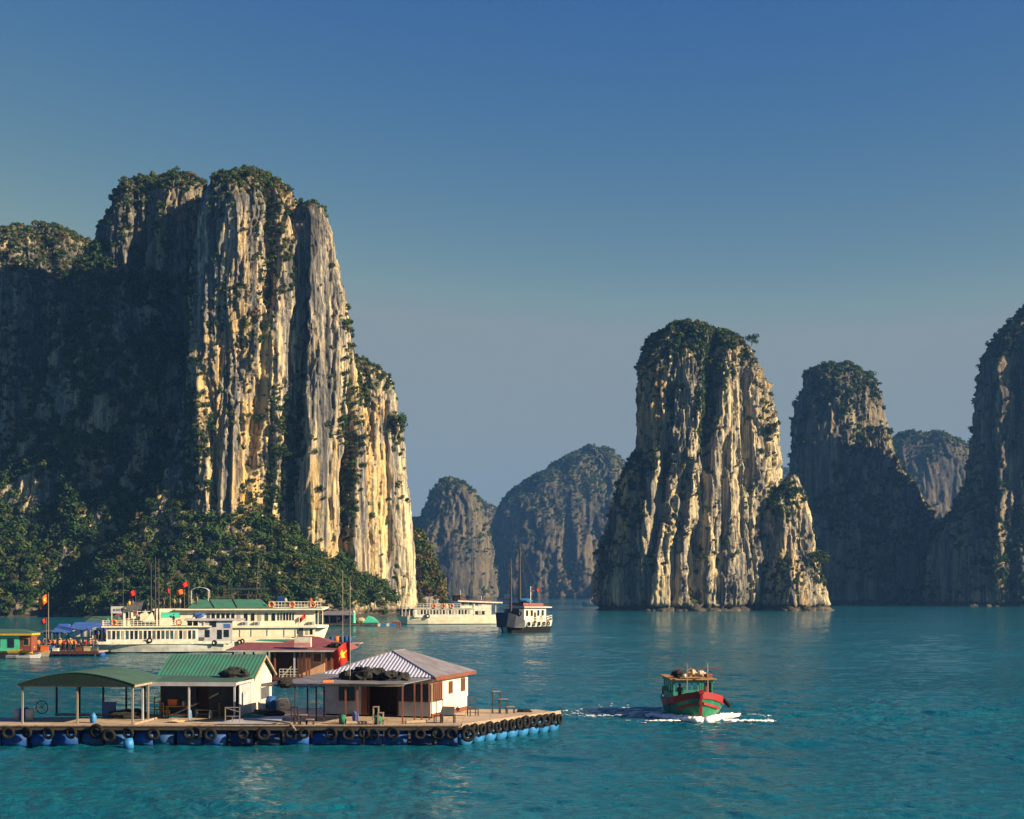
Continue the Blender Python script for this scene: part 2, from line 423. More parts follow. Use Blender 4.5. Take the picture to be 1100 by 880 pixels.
R_ = .45
left_back = shell([(249, 45, 60), (252, 15, 78), (256, -20, 88), (265, -45, 95), (282, -65, 101), (330, -90, 112), (450, -120, 125), (600, -140, 135), (672, -150, 140)], 650, k=.8, seed=21, res=R_ * 1.3, amp=.8)
left_peak = shell([(189, 184, 198), (193, 170, 210), (198, 156, 217), (206, 139, 223), (215, 127, 228), (230, 119, 231), (250, 108, 233), (268, 104, 234), (300, 102, 236), (400, 96, 240), (672, 80, 250)], 590, k=.75, seed=22, res=R_, amp=.75,
                  grooves=[([(146, 200), (140, 300)], 3, 2.5), ([(158, 215), (150, 300)], 3, 2)])
left_flank = shell([(262, 104, 118), (280, 92, 160), (310, 80, 190), (350, 68, 205), (400, 57, 215), (450, 42, 220), (520, 12, 225), (600, -30, 235), (672, -60, 240)], 578, k=.55, seed=23, res=R_, amp=1.0,
                   depth_rows=[(-5, 62), (40, 45), (80, 30), (130, 12), (150, 3)])
main_tower = shell([(189, 257, 280), (192, 245, 294), (198, 234, 304), (206, 227, 312), (216, 220, 318), (232, 213, 324), (250, 210, 330), (280, 206, 335), (310, 203, 338), (340, 201, 340), (380, 199, 342), (420, 195, 342), (470, 190, 342), (520, 188, 342), (600, 186, 342), (672, 180, 345)],
                   540, k=.85, seed=3, res=R_ * .85, n=3.2, amp=.8, warp=1.6, rot=23,
                   grooves=[([(288, 205), (292, 270), (286, 340), (280, 420), (268, 500)], 7, 3.4), ([(226, 420), (228, 540)], 5, 3)])
shadow_back = shell([(193, 252, 288), (198, 240, 300), (206, 230, 310), (220, 224, 315), (250, 220, 319), (310, 214, 323), (420, 208, 326), (672, 200, 330)], 573, k=.95, seed=61, res=R_ * 1.3, n=2.8, amp=.7)  # unseen tower added behind main_tower to cast a slanting shadow on left_peak
right_tower = shell([(216, 322, 336), (219, 319, 343), (226, 318, 349), (240, 317, 355), (260, 317, 360), (285, 318, 365), (312, 318, 370), (340, 319, 375), (380, 320, 381), (420, 320, 386), (500, 318, 390), (600, 316, 395), (672, 310, 398)],
                    530, k=.8, seed=5, res=R_ * .8, n=3.4, amp=.5, fl=1.0, warp=.8, rot=30,
                    grooves=[([(326, 225), (324, 300), (322, 380), (320, 480)], 7, 7), ([(357, 260), (359, 420), (354, 560)], 2, .9), ([(383, 380), (377, 480), (370, 600)], 7, 8)])
right_butt = shell([(378, 366, 378), (385, 362, 389), (393, 361, 400), (401, 362, 409), (409, 364, 416), (425, 365, 423), (445, 366, 428), (470, 367, 433), (510, 368, 437), (560, 370, 441), (620, 372, 445), (672, 375, 450)],
                   548, k=.9, seed=6, res=R_ * .8, n=3.2, amp=.52, fl=1.0, warp=1.0, rot=28,
                   grooves=[([(380, 420), (376, 500), (372, 600)], 7, 7), ([(414, 430), (418, 600)], 2.5, 1.4)])
knob = shell([(570, 441, 448), (585, 437, 455), (605, 434, 463), (625, 432, 470), (645, 430, 476), (672, 428, 482)], 560, k=.9, seed=7, res=R_, amp=.6)
apron_left = shell([(440, 120, 165), (462, 100, 200), (485, 75, 225), (510, 30, 245), (540, -30, 262), (570, -70, 275), (605, -110, 290), (640, -150, 300), (672, -175, 310)], 576, res=R_ * 1.1, seed=8, n=2.2, amp=.8,
              depth_rows=[(-6, 74), (8, 62), (28, 46), (50, 28), (68, 12)])
apron = shell([(478, 202, 222), (495, 192, 236), (515, 180, 252), (535, 168, 270), (552, 155, 298), (570, 138, 328), (592, 118, 364), (615, 100, 392), (640, 85, 412), (660, 70, 422), (672, 60, 428)], 537, res=R_ * 1.1, seed=18, n=2.3, amp=.7,
              depth_rows=[(-6, 54), (6, 46), (18, 35), (32, 25), (44, 18), (60, 8)])
LEFT = [left_back, left_peak, left_flank, shadow_back, main_tower, right_tower, right_butt, knob, apron, apron_left]
ROCK_D = rock_material('shade_darkened_limestone', 1.0, ochre=.25, bright=.95, seed=5)  # rock colour darkened to deepen the shade of the left-hand components
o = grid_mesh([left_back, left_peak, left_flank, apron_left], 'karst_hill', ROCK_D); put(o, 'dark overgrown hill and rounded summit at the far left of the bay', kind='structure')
ROCK_P = rock_material('pale_limestone', 1.1, ochre=1.0, bright=1.32, seed=9)
o = grid_mesh([right_tower, right_butt], 'karst_hill', ROCK_P); put(o, 'pale fluted limestone pillars on the right side of the big cliff', kind='structure')
o = grid_mesh([main_tower, shadow_back, knob, apron], 'karst_hill', ROCK_L); put(o, 'tall sunlit limestone cliff left of the gap', kind='structure')

# --- the middle tower ----------------------------------------------------------------------------
mid = shell([(350, 736, 754), (353, 722, 768), (357, 711, 780), (363, 703, 791), (371, 697, 801), (382, 692, 808), (400, 686, 817), (430, 683, 824), (460, 682, 830), (482, 679, 833), (500, 671, 834), (520, 664, 833), (560, 653, 831), (600, 643, 829), (630, 638, 828), (650, 640, 827), (662, 642, 826)],
            700, k=.72, seed=31, res=R_, n=2.9, amp=1.0, rot=17, fl=1.15, lam=1.15,
            grooves=[([(768, 360), (765, 420), (758, 480), (752, 540), (748, 640)], 9, 6.5), ([(720, 420), (716, 480), (706, 560), (690, 650)], 6, 5), ([(800, 400), (806, 520)], 5, 3.5), ([(690, 480), (676, 560), (668, 640)], 5, 4), ([(782, 470), (778, 560), (772, 640)], 4, 3),
                     ([(738, 500), (728, 580), (722, 650)], 4, 3.5)])
mid_butt = shell([(511, 850, 856), (518, 845, 858), (528, 836, 861), (538, 824, 863), (550, 820, 865), (568, 820, 867), (590, 822, 870), (615, 818, 880), (635, 816, 888), (662, 814, 893)], 690, k=1.0, seed=33, res=R_ * .9, rot=20, amp=.7, fl=1.2)
MID = [mid, mid_butt]
o = grid_mesh(MID, 'karst_tower', ROCK_M); put(o, 'ribbed limestone tower rising from the water right of centre', kind='structure')

# --- the two dark ones on the right --------------------------------------------------------------
rt1 = shell([(391, 882, 893), (396, 874, 918), (403, 870, 932), (412, 867, 938), (430, 862, 941), (450, 857, 943), (470, 854, 946), (495, 851, 951), (520, 850, 956), (570, 849, 962), (655, 846, 970)], 1020, k=.85, seed=41, res=.75, amp=.9, lam=1.3)
rt1b = shell([(460, 915, 950), (485, 895, 958), (508, 885, 968), (528, 878, 984), (545, 870, 992), (562, 862, 1002), (585, 857, 1007), (655, 850, 1014)], 1000, k=.55, seed=42, res=.8, amp=.9, lam=1.3)
rt2 = shell([(318, 1118, 1140), (328, 1106, 1160), (340, 1097, 1175), (352, 1084, 1185), (365, 1071, 1192), (382, 1063, 1198), (410, 1058, 1205), (450, 1053, 1210), (490, 1048, 1215), (525, 1041, 1220), (548, 1028, 1225), (565, 1013, 1228), (585, 1008, 1230), (655, 1002, 1235)], 915, k=.75, seed=47, res=.65, amp=1.05, lam=1.25,
            grooves=[([(1090, 400), (1092, 560)], 5, 7), ([(1064, 400), (1067, 560)], 4, 4), ([(1079, 390), (1076, 480), (1073, 625)], 5, -7)])
RIGHT = [rt1, rt1b, rt2]
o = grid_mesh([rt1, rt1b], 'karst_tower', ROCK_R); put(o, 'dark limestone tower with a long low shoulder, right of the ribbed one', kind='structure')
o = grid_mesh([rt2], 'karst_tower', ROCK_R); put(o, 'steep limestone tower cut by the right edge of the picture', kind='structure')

# --- the far ones ---------------------------------------------------------------------------------
f1 = shell([(515, 480, 492), (518, 474, 498), (525, 468, 505), (540, 462, 513), (555, 456, 518), (575, 447, 522), (600, 440, 526), (648, 434, 530)], 1650, k=.9, seed=51, res=1.6, lam=2.0, amp=.8)
f1b = shell([(556, 440, 456), (566, 432, 464), (600, 420, 475), (648, 410, 480)], 1680, k=.8, seed=52, res=2, lam=2.0, amp=.8)
f2 = shell([(480, 634, 646), (484, 624, 655), (490, 612, 663), (497, 600, 670), (505, 588, 676), (515, 570, 682), (526, 552, 690), (540, 542, 697), (556, 533, 704), (580, 525, 712), (648, 512, 722)], 1950, k=.7, seed=53, res=1.9, lam=2.2, amp=.8)
f3 = shell([(539, 518, 526), (545, 513, 532), (560, 506, 538), (648, 490, 556)], 2250, k=.8, seed=54, res=2.4, lam=2.4, amp=.7)
f4 = shell([(464, 975, 1000), (468, 963, 1012), (475, 954, 1026), (484, 949, 1036), (496, 946, 1045), (520, 942, 1052), (648, 930, 1066)], 1750, k=.8, seed=55, res=1.7, lam=2.0, amp=.7)
f5 = shell([(504, 838, 846), (510, 830, 858), (520, 822, 870), (648, 800, 900)], 3000, k=.8, seed=56, res=3.5, lam=3.0, amp=.7)
FAR = [f1, f1b, f2, f3, f4, f5]
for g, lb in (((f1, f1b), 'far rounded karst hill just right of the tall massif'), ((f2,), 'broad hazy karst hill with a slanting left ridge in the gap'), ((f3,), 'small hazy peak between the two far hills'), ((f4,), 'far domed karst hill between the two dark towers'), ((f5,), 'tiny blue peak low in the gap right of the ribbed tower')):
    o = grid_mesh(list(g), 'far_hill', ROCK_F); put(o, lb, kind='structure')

# --- vegetation -----------------------------------------------------------------------------------
veg_hi = plant_points([left_back, left_peak], 9500, up=.8, base=.06, seed=101, rmin=.45, rmax=1.5,
                      patches=[(190, 195, 40, 12, .9), (150, 215, 25, 16, .5), (45, 275, 70, 30, .6), (20, 400, 80, 100, .8), (60, 300, 40, 30, .3), (160, 350, 60, 60, .4)])
o = scatter(*veg_hi, 'cliff_shrubs', (1, 2, 3, 3, 2.2, 1.2, .2), 85, .24, 1); put(o, kind='stuff')
veg_t = plant_points([main_tower, right_tower, right_butt], 5200, up=.5, base=.05, seed=102, rmin=.35, rmax=1.35,
                     patches=[(268, 197, 36, 12, 1.2), (296, 235, 12, 40, .8), (290, 300, 10, 40, .6), (275, 345, 16, 20, .5), (255, 315, 22, 12, .7), (312, 300, 10, 30, .5), (215, 460, 18, 40, .6), (230, 340, 12, 20, .35),
                              (300, 440, 16, 40, .55), (305, 500, 20, 40, .7), (330, 219, 12, 6, .8), (378, 460, 12, 70, 1.1), (375, 540, 10, 50, 1.1), (392, 420, 12, 22, 1.1), (425, 462, 8, 14, 1.2), (374, 360, 6, 50, .5), (215, 520, 16, 40, .5), (264, 380, 9, 40, .35), (322, 430, 8, 60, .35), (285, 540, 30, 26, .9), (200, 330, 12, 120, .5), (205, 480, 16, 60, .6)])
o = scatter(*veg_t, 'cliff_shrubs', (2, 3, 3, 2, 1.6, .8, .1), 85, .24, 2); put(o, kind='stuff')
veg_f = plant_points([left_flank], 7500, up=1.0, base=.55, seed=103, rmin=.8, rmax=2.6)
o = scatter(*veg_f, 'cliff_shrubs', (3, 3, 2, 1, .6, .3, 0), 85, .24, 3); put(o, kind='stuff')
veg_a = plant_points([apron, apron_left], 11500, up=1.0, base=.6, seed=104, rmin=.8, rmax=2.9, zmin=1.2, patches=[(100, 600, 330, 80, 1.0), (330, 620, 90, 40, .8)])
o = scatter(*veg_a, 'hillside_forest', (1.5, 4, 6.5, 5, 1.6, .25, 0), 150, .175, 4); put(o, kind='stuff')
veg_k = plant_points([knob], 420, up=1.2, base=.6, seed=105, rmin=.8, rmax=2.2, zmin=3)
o = scatter(*veg_k, 'hillside_forest', (.5, 1, 2, 3, 3, 2.5, 1.5), 85, .24, 5); put(o, kind='stuff')
veg_m = plant_points(MID, 5400, up=.55, base=.05, seed=106, rmin=.4, rmax=1.65,
                     patches=[(745, 362, 58, 22, 1.3), (765, 400, 18, 40, 1.2), (758, 450, 14, 40, 1.1), (705, 385, 16, 26, .7), (697, 500, 30, 16, .9), (680, 530, 16, 40, .9), (800, 375, 10, 22, .9), (828, 460, 8, 20, 1.0), (842, 540, 20, 24, 1.0), (880, 610, 14, 26, 1.0), (740, 500, 10, 40, .4), (650, 600, 8, 50, .7), (835, 620, 18, 24, .6), (712, 440, 8, 24, .4)])
o = scatter(*veg_m, 'cliff_shrubs', (3, 4, 3, 1.6, .8, .3, .1), 85, .24, 6); put(o, kind='stuff')
veg_r = plant_points(RIGHT, 8500, up=.7, base=.35, seed=107, rmin=.6, rmax=2.3,
                     patches=[(905, 410, 40, 24, 1.0), (915, 450, 20, 40, .6), (940, 570, 60, 60, .5), (1090, 600, 30, 50, .9), (1090, 370, 26, 20, .8)])
o = scatter(*veg_r, 'cliff_shrubs', (4, 4, 2, .8, .4, .2, 0), 85, .24, 7); put(o, kind='stuff')
veg_x = plant_points(FAR, 10500, up=1.0, base=.25, seed=108, rmin=1.0, rmax=2.7, noise=40)
o = scatter(*veg_x, 'far_forest', (3, 4, 3, 1.4, .6, .1, 0), 44, .30, 8); put(o, kind='stuff')

# tidal boulders along the feet of the cliffs
def boulders(name, pts, m, seed):
    rng = np.random.default_rng(seed); cos, qs, base = [], [], 0
    nu, nv = 12, 9
    u = np.linspace(0, 2 * math.pi, nu, endpoint=False); v = np.linspace(-1.45, 1.45, nv)
    U, V = np.meshgrid(u, v)
    dirs = np.stack([np.cos(U) * np.cos(V), np.sin(U) * np.cos(V), np.sin(V)], -1)
    i = np.arange(nv - 1)[:, None] * nu + np.arange(nu)[None, :]; j = np.arange(nv - 1)[:, None] * nu + (np.arange(nu)[None, :] + 1) % nu
    q = np.stack([i, j, j + nu, i + nu], -1).reshape(-1, 4)
    for (x, y, r) in pts:
        k = rng.uniform(0, 50)
        d = 1 + .55 * pn(dirs[..., 0] * 1.1 + k, dirs[..., 1] * 1.1, dirs[..., 2] * 1.1) + .2 * pn(dirs[..., 0] * 3 + k, dirs[..., 1] * 3, dirs[..., 2] * 3)
        p = dirs * (d * r)[..., None] * np.array([rng.uniform(1, 1.9), rng.uniform(.8, 1.2), rng.uniform(.55, 1.0)])
        cos.append((p + np.array([x, y, r * .1])).reshape(-1, 3)); qs.append(q + base); base += nu * nv
    o = fast_quads(name, np.concatenate(cos), len(np.concatenate(qs)), m, quads=np.concatenate(qs)); put(o, kind='stuff')
    return o
def foot_points(grids, n, seed, rmin, rmax):
    rng = np.random.default_rng(seed); pts = []
    for g in grids:
        i = int(np.argmin(np.abs(g[:, 0, 2] - .4))); ring = g[i]
        ring = ring[ring[:, 1] < np.median(ring[:, 1])]
        for k in rng.integers(0, len(ring), n): pts.append((ring[k, 0] + rng.normal() * .8, ring[k, 1] - rng.uniform(-1, 1.6), rng.uniform(rmin, rmax)))
    return pts
boulders('shore_rocks', foot_points([mid, mid_butt], 75, 5, .5, 2.2), ROCK_M, 1)
boulders('shore_rocks', foot_points([right_butt, knob, apron], 40, 6, .5, 2.2), ROCK_L, 2)
boulders('shore_rocks', foot_points([rt1b, rt2], 50, 7, .8, 2.6), ROCK_R, 3)

# ------------------------------------------------------------------ water
def water_material():
    m = bpy.data.materials.new('sea_water'); m.use_nodes = True
    nt = m.node_tree; b = nt.nodes['Principled BSDF']
    b.inputs['Roughness'].default_value = .09; b.inputs['IOR'].default_value = 1.38; b.inputs['Specular Tint'].default_value = (.38, .88, 1.0, 1)
    pos = node(nt, 'ShaderNodeTexCoord').outputs['Object']
    big = noise_at(nt, pos, (.010, .028, .02), 4, .6)
    c = ramp(nt, big, [(.36, (.003, .078, .112)), (.66, (.005, .108, .148))])
    nt.links.new(c, b.inputs['Base Color'])
    w2 = noise_at(nt, pos, (1.3, 2.0, 1), 4, .65, (3, 7, 0), .5)
    gust = ramp(nt, noise_at(nt, pos, (.012, .035, .02), 3, .5, (5, 2, 0)), [(.36, (.35, .35, .35)), (.62, (1, 1, 1))])
    bp = node(nt, 'ShaderNodeBump'); bp.inputs['Strength'].default_value = 1.0; bp.inputs['Distance'].default_value = .28
    nt.links.new(mathn(nt, 'MULTIPLY', w2, gust), bp.inputs['Height']); nt.links.new(bp.outputs[0], b.inputs['Normal'])
    return m
WATER = water_material()
BOAT = (px2x(753, 98.0), 98.0, -0.03)       # bow position of the small green boat and its heading (x over -y)
def sea():
    half = math.radians(27)
    az = np.concatenate([np.linspace(-math.pi, -half, 60, endpoint=False), np.linspace(-half, half, 1000, endpoint=False), np.linspace(half, math.pi, 60, endpoint=False)])
    r = np.concatenate([[.5, 8, 22, 34], np.exp(np.arange(math.log(42), math.log(520), .0033)), np.exp(np.linspace(math.log(525), math.log(3350), 70))])
    A, R = np.meshgrid(az, r)
    X = np.sin(A) * R; Y = np.cos(A) * R
    Z = np.zeros_like(X); rng = np.random.default_rng(99)
    gust = np.clip(.85 + .5 * fbm(X / 60, Y / 34, X * 0, 71, 3), .5, 1.2)
    wx = X + 1.6 * pn(X / 7, Y / 7, X * 0, 72); wy = Y + 1.6 * pn(X / 7, Y / 7, X * 0, 73)
    for i in range(46):
        lam = 0.5 * (5.5 / .5) ** ((i + rng.random()) / 46)
        th = math.radians(248) + rng.normal() * .55
        k = 2 * math.pi / lam
        amp = .042 * lam / 2 / math.pi * (1.5 if lam < 2.2 else .75)
        keep = np.clip((lam / (R * .0033) - 2.2) / 2.5, 0, 1)
        ph = (wx * math.cos(th) + wy * math.sin(th)) * k + rng.uniform(0, 6.28)
        Z += amp * keep * gust * (np.sin(ph) + .25 * np.sin(2 * ph + 1.2))
    # wake of the small boat: bow waves that spread to both sides and the churned curve it has just run
    bx, by, hd = BOAT
    for (ax, ay, cx, cy, wd, amp_) in ((bx - 1.5, by + 1, bx - 11, by + 3.0, .9, .05), (bx + 1.5, by + .6, bx + 6.5, by + 2.2, .8, .16), (bx - 2, by + 5, bx - 13, by + 8.5, 1.1, .04), (bx + 2, by + 6, bx + 14, by + 11, 1.2, .05), (bx - 3, by - .6, bx - 14, by - .8, .8, .05)):
        dx, dy = cx - ax, cy - ay; L2 = dx * dx + dy * dy
        tt = np.clip(((X - ax) * dx + (Y - ay) * dy) / L2, 0, 1)
        ds = ((X - ax - tt * dx) * dy - (Y - ay - tt * dy) * dx) / math.sqrt(L2); dd = np.hypot(X - ax - tt * dx, Y - ay - tt * dy)
        Z += amp_ * (1 - .7 * tt) * np.exp(-(dd / (wd * 2.2)) ** 2) * np.cos(ds / wd * 2.4)
    Z += .07 * np.exp(-(((X - bx + 7) / 6) ** 2 + ((Y - by - 6) / 3.5) ** 2)) * pn(X / .7, Y / .7, X * 0, 75)
    g = np.stack([X, Y, Z], -1)
    return g
o = grid_mesh([sea()], 'sea', WATER); put(o, kind='structure')
o.data.polygons.foreach_set('use_smooth', np.ones(len(o.data.polygons), dtype=bool))

# ------------------------------------------------------------------ haze
def haze_box():
    m = bpy.data.materials.new('haze'); m.use_nodes = True
    nt = m.node_tree; nt.nodes.remove(nt.nodes['Principled BSDF'])
    v = node(nt, 'ShaderNodeVolumePrincipled')
    v.inputs['Color'].default_value = (.13, .36, .86, 1); v.inputs['Density'].default_value = HAZE; v.inputs['Anisotropy'].default_value = 0.0
    nt.links.new(v.outputs[0], nt.nodes['Material Output'].inputs['Volume'])
    bm = bmesh.new(); bmesh.ops.create_cube(bm, size=1)
    me = bpy.data.meshes.new('haze'); bm.to_mesh(me); bm.free(); me.materials.append(m)
    o = bpy.data.objects.new('haze', me); COL.objects.link(o)
    o.scale = (7000, 7000, 286); o.location = (0, 0, 143 - 1.4)
    put(o, kind='stuff')
HAZE = .00011
haze_box()
# ------------------------------------------------------------------ mesh builder for the made things
class MB:
    def __init__(self, M=None): self.v, self.f, self.m, self.mi, self.M = [], [], [], 0, M
    def mat(self, i): self.mi = i; return self
    def add(self, vs, fs):
        b = len(self.v)
        for p in vs:
            p = Vector(p); self.v.append(self.M @ p if self.M else p)
        for f in fs: self.f.append(tuple(b + i for i in f)); self.m.append(self.mi)
        return self
    def box(self, c, s, rz=0.0, tilt=0.0):
        x, y, z = s[0] / 2, s[1] / 2, s[2] / 2
        R = Matrix.Rotation(rz, 3, 'Z') @ Matrix.Rotation(tilt, 3, 'X')
        vs = [Vector(c) + R @ Vector((i * x, j * y, k * z)) for k in (-1, 1) for j in (-1, 1) for i in (-1, 1)]
        return self.add(vs, [(0, 2, 3, 1), (4, 5, 7, 6), (0, 1, 5, 4), (2, 6, 7, 3), (0, 4, 6, 2), (1, 3, 7, 5)])
    def span(self, x0, x1, y0, y1, z0, z1): return self.box(((x0 + x1) / 2, (y0 + y1) / 2, (z0 + z1) / 2), (abs(x1 - x0), abs(y1 - y0), abs(z1 - z0)))
    def bar(self, a, b, w, h=None):
        a, b = Vector(a), Vector(b); h = h or w; d = b - a; L = d.length
        q = d.to_track_quat('Z', 'Y').to_matrix()
        vs = [a + q @ Vector((i * w / 2, j * h / 2, k * L)) for k in (0, 1) for j in (-1, 1) for i in (-1, 1)]
        return self.add(vs, [(0, 2, 3, 1), (4, 5, 7, 6), (0, 1, 5, 4), (2, 6, 7, 3), (0, 4, 6, 2), (1, 3, 7, 5)])
    def tube(self, pts, r, n=8, r2=None):
        pts = [Vector(p) for p in pts]; rings = []
        for i, p in enumerate(pts):
            d = (pts[min(i + 1, len(pts) - 1)] - pts[max(i - 1, 0)]).normalized()
            q = d.to_track_quat('Z', 'Y').to_matrix(); rr = r if r2 is None else r + (r2 - r) * i / (len(pts) - 1)
            rings.append([p + q @ Vector((math.cos(2 * math.pi * k / n) * rr, math.sin(2 * math.pi * k / n) * rr, 0)) for k in range(n)])
        return self.loft(rings)
    def cyl(self, a, b, r, n=14): return self.tube([a, b], r, n)
    def loft(self, rings, cap=True):
        n = len(rings[0]); vs = [p for r in rings for p in r]; fs = []
        for i in range(len(rings) - 1):
            for k in range(n):
                fs.append((i * n + k, i * n + (k + 1) % n, (i + 1) * n + (k + 1) % n, (i + 1) * n + k))
        if cap: fs.append(tuple(range(n - 1, -1, -1))); fs.append(tuple((len(rings) - 1) * n + k for k in range(n)))
        return self.add(vs, fs)
    def torus(self, c, R, r, axis=(0, 1, 0), n=20, m=9, sq=1.0):
        q = Vector(axis).to_track_quat('Z', 'Y').to_matrix(); vs, fs = [], []
        for i in range(n):
            a = 2 * math.pi * i / n
            for j in range(m):
                b = 2 * math.pi * j / m; rr = R + r * math.cos(b)
                vs.append(Vector(c) + q @ Vector((rr * math.cos(a), rr * math.sin(a), r * sq * math.sin(b))))
        for i in range(n):
            for j in range(m): fs.append((i * m + j, ((i + 1) % n) * m + j, ((i + 1) % n) * m + (j + 1) % m, i * m + (j + 1) % m))
        return self.add(vs, fs)
    def slab(self, poly, t=(0, 0, .05)):
        n = len(poly); t = Vector(t); a = [Vector(p) for p in poly]; b = [p + t for p in a]
        fs = [tuple(range(n - 1, -1, -1)), tuple(range(n, 2 * n))] + [(i, (i + 1) % n, n + (i + 1) % n, n + i) for i in range(n)]
        return self.add(a + b, fs)
    def blob(self, c, s, seed=0, rough=.25, nu=14, nv=9, freq=1.6):
        vs, fs = [], []
        u = np.linspace(0, 2 * math.pi, nu, endpoint=False); w = np.linspace(-math.pi / 2, math.pi / 2, nv)
        for b in w:
            d = np.stack([np.cos(u) * math.cos(b), np.sin(u) * math.cos(b), np.full(nu, math.sin(b))], -1)
            k = 1 + rough * 1.6 * pn(d[:, 0] * freq, d[:, 1] * freq, d[:, 2] * freq, seed) + rough * .8 * pn(d[:, 0] * freq * 3, d[:, 1] * freq * 3, d[:, 2] * freq * 3, seed + 1)
            for p, kk in zip(d, k): vs.append((c[0] + p[0] * s[0] * kk, c[1] + p[1] * s[1] * kk, c[2] + p[2] * s[2] * kk))
        for i in range(nv - 1):
            for j in range(nu): fs.append((i * nu + j, i * nu + (j + 1) % nu, (i + 1) * nu + (j + 1) % nu, (i + 1) * nu + j))
        return self.add(vs, fs)
    def corrugated(self, a, b, c, d, period=.2, amp=.035, thick=.03):
        """Ribbed sheet: a-b is the eave, d-c the upper edge; ribs run from the eave up the slope."""
        a, b, c, d = map(Vector, (a, b, c, d)); n = max(2, int((b - a).length / period)) * 4
        nrm = (b - a).cross(d - a).normalized()
        if nrm.z < 0: nrm = -nrm
        lo, hi = [], []; L2 = (b - a).length_squared
        t0 = max(0.0, (d - a).dot(b - a) / L2); t1 = min(1.0, (c - a).dot(b - a) / L2)
        up = d - (a + (b - a) * t0)
        for i in range(n + 1):
            t = i / n; h = nrm * (amp * (1, 1, -1, -1)[i % 4]); fr = 1.0
            if t < t0: fr = t / t0
            elif t > t1: fr = (1 - t) / max(1e-6, 1 - t1)
            p = a.lerp(b, t); lo.append(p + h); hi.append(p + up * max(fr, .002) + h)
        vs = lo + hi + [p - nrm * thick for p in lo] + [p - nrm * thick for p in hi]; m = n + 1; fs = []
        for i in range(n):
            fs.append((i, i + 1, m + i + 1, m + i)); fs.append((2 * m + i, 3 * m + i, 3 * m + i + 1, 2 * m + i + 1))
            fs.append((i, 2 * m + i, 2 * m + i + 1, i + 1)); fs.append((m + i, m + i + 1, 3 * m + i + 1, 3 * m + i))
        return self.add(vs, fs)
    def build(self, name, mats, parent=None, smooth=False): return link_mesh(name, self.v, self.f, mats, parent, self.m, smooth)

def thing(name, label, cat, loc=(0, 0, 0), rz=0.0, group=None):
    o = bpy.data.objects.new(name, None); COL.objects.link(o)
    o.location = loc; o.rotation_euler = (0, 0, rz); o.empty_display_size = .3
    return put(o, label, cat, group)

KIDS = {}
def dup(o, loc, rz, label=None, group=None, scale=1.0):
    """Copy a thing with its parts and sub-parts."""
    if o.name not in KIDS:
        KIDS[o.name] = [(ch, list(ch.children)) for ch in o.children]
    r = o.copy(); COL.objects.link(r); r.location = loc; r.rotation_euler = (0, 0, rz); r.scale = (scale,) * 3
    if label: r['label'] = label
    if group: r['group'] = group
    for ch, sub in KIDS[o.name]:
        c = ch.copy(); COL.objects.link(c); c.parent = r
        for g in sub:
            d = g.copy(); COL.objects.link(d); d.parent = c
    return r

ORD = 'first second third fourth fifth sixth seventh eighth ninth tenth eleventh twelfth thirteenth fourteenth fifteenth sixteenth seventeenth eighteenth nineteenth twentieth'.split()
ORD += ['twenty-' + w for w in ORD[:9]] + ['thirtieth'] + ['thirty-' + w for w in ORD[:9]]

# paints, wood and the rest
m_white = mat('white_paint', (.70, .67, .58), .6, var=.10, scale=1.2, dirt=(.42, .37, .29))
m_cream = mat('cream_paint', (.74, .68, .52), .5, var=.08, scale=.8, dirt=(.58, .50, .36))
m_hullw = mat('weathered_hull', (.50, .53, .50), .55, scale=.5, dirt=(.27, .27, .24), streak=False)
m_grey = mat('grey_panel', (.40, .41, .44), .6, var=.1, scale=1.5, dirt=(.28, .28, .30))
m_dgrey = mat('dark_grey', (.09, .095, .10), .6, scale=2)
m_black = mat('black_rubber', (.014, .014, .015), .8, spec=.12, scale=5, dirt=(.008, .008, .008), bump=.3)
m_glass = mat('dark_window_glass', (.012, .018, .024), .12, var=.2, spec=.6)
m_green = mat('green_roof_paint', (.034, .165, .108), .6, var=.12, scale=.9, dirt=(.05, .105, .075))
m_dgreen = mat('dark_green_cloth', (.007, .024, .019), .8, var=.2, scale=1.0)
m_tarp = mat('green_tarpaulin', (.036, .105, .072), .7, var=.15, scale=.8, dirt=(.042, .066, .050))
m_mint = mat('mint_green_paint', (.06, .48, .30), .5, var=.1)
m_wood = mat('weathered_planks', (.36, .27, .19), .85, var=.2, scale=4, dirt=(.17, .125, .09), bump=.3)
m_dwood = mat('dark_brown_wood', (.085, .032, .020), .65, var=.2, scale=5, streak=True)
m_rwood = mat('red_brown_wood', (.20, .060, .035), .6, var=.2, scale=5, streak=True)
m_pole = mat('grey_wood_pole', (.25, .21, .17), .8, var=.2, scale=6, streak=True)
m_dpole = mat('dark_pole', (.045, .04, .04), .7, var=.2, scale=6)
m_ochre = mat('ochre_wood', (.42, .21, .055), .6, var=.2, scale=5)
m_blue = mat('blue_plastic', (.012, .075, .31), .62, var=.15, spec=.2, scale=2.0, dirt=(.012, .040, .12))
m_blue2 = mat('old_dark_blue_plastic', (.012, .035, .13), .7, var=.2, spec=.15, scale=2.0, dirt=(.02, .025, .05))
m_lblue2 = mat('faded_blue_plastic', (.03, .11, .30), .7, var=.2, spec=.15, scale=2.5, dirt=(.03, .05, .09))
m_lblue = mat('light_blue_plastic', (.025, .19, .46), .55, var=.15, scale=2)
m_btarp = mat('blue_tarpaulin', (.045, .11, .36), .6, var=.15, scale=1)
m_red = mat('red_paint', (.27, .008, .014), .5, var=.12, scale=2)
m_flag = mat('red_flag_cloth', (.62, .02, .012), .75, var=.06, scale=1)
m_oflag = mat('orange_flag_cloth', (.72, .13, .015), .75, var=.06, scale=1)
m_yellow = mat('yellow_paint', (.52, .31, .035), .5, var=.1, scale=2)
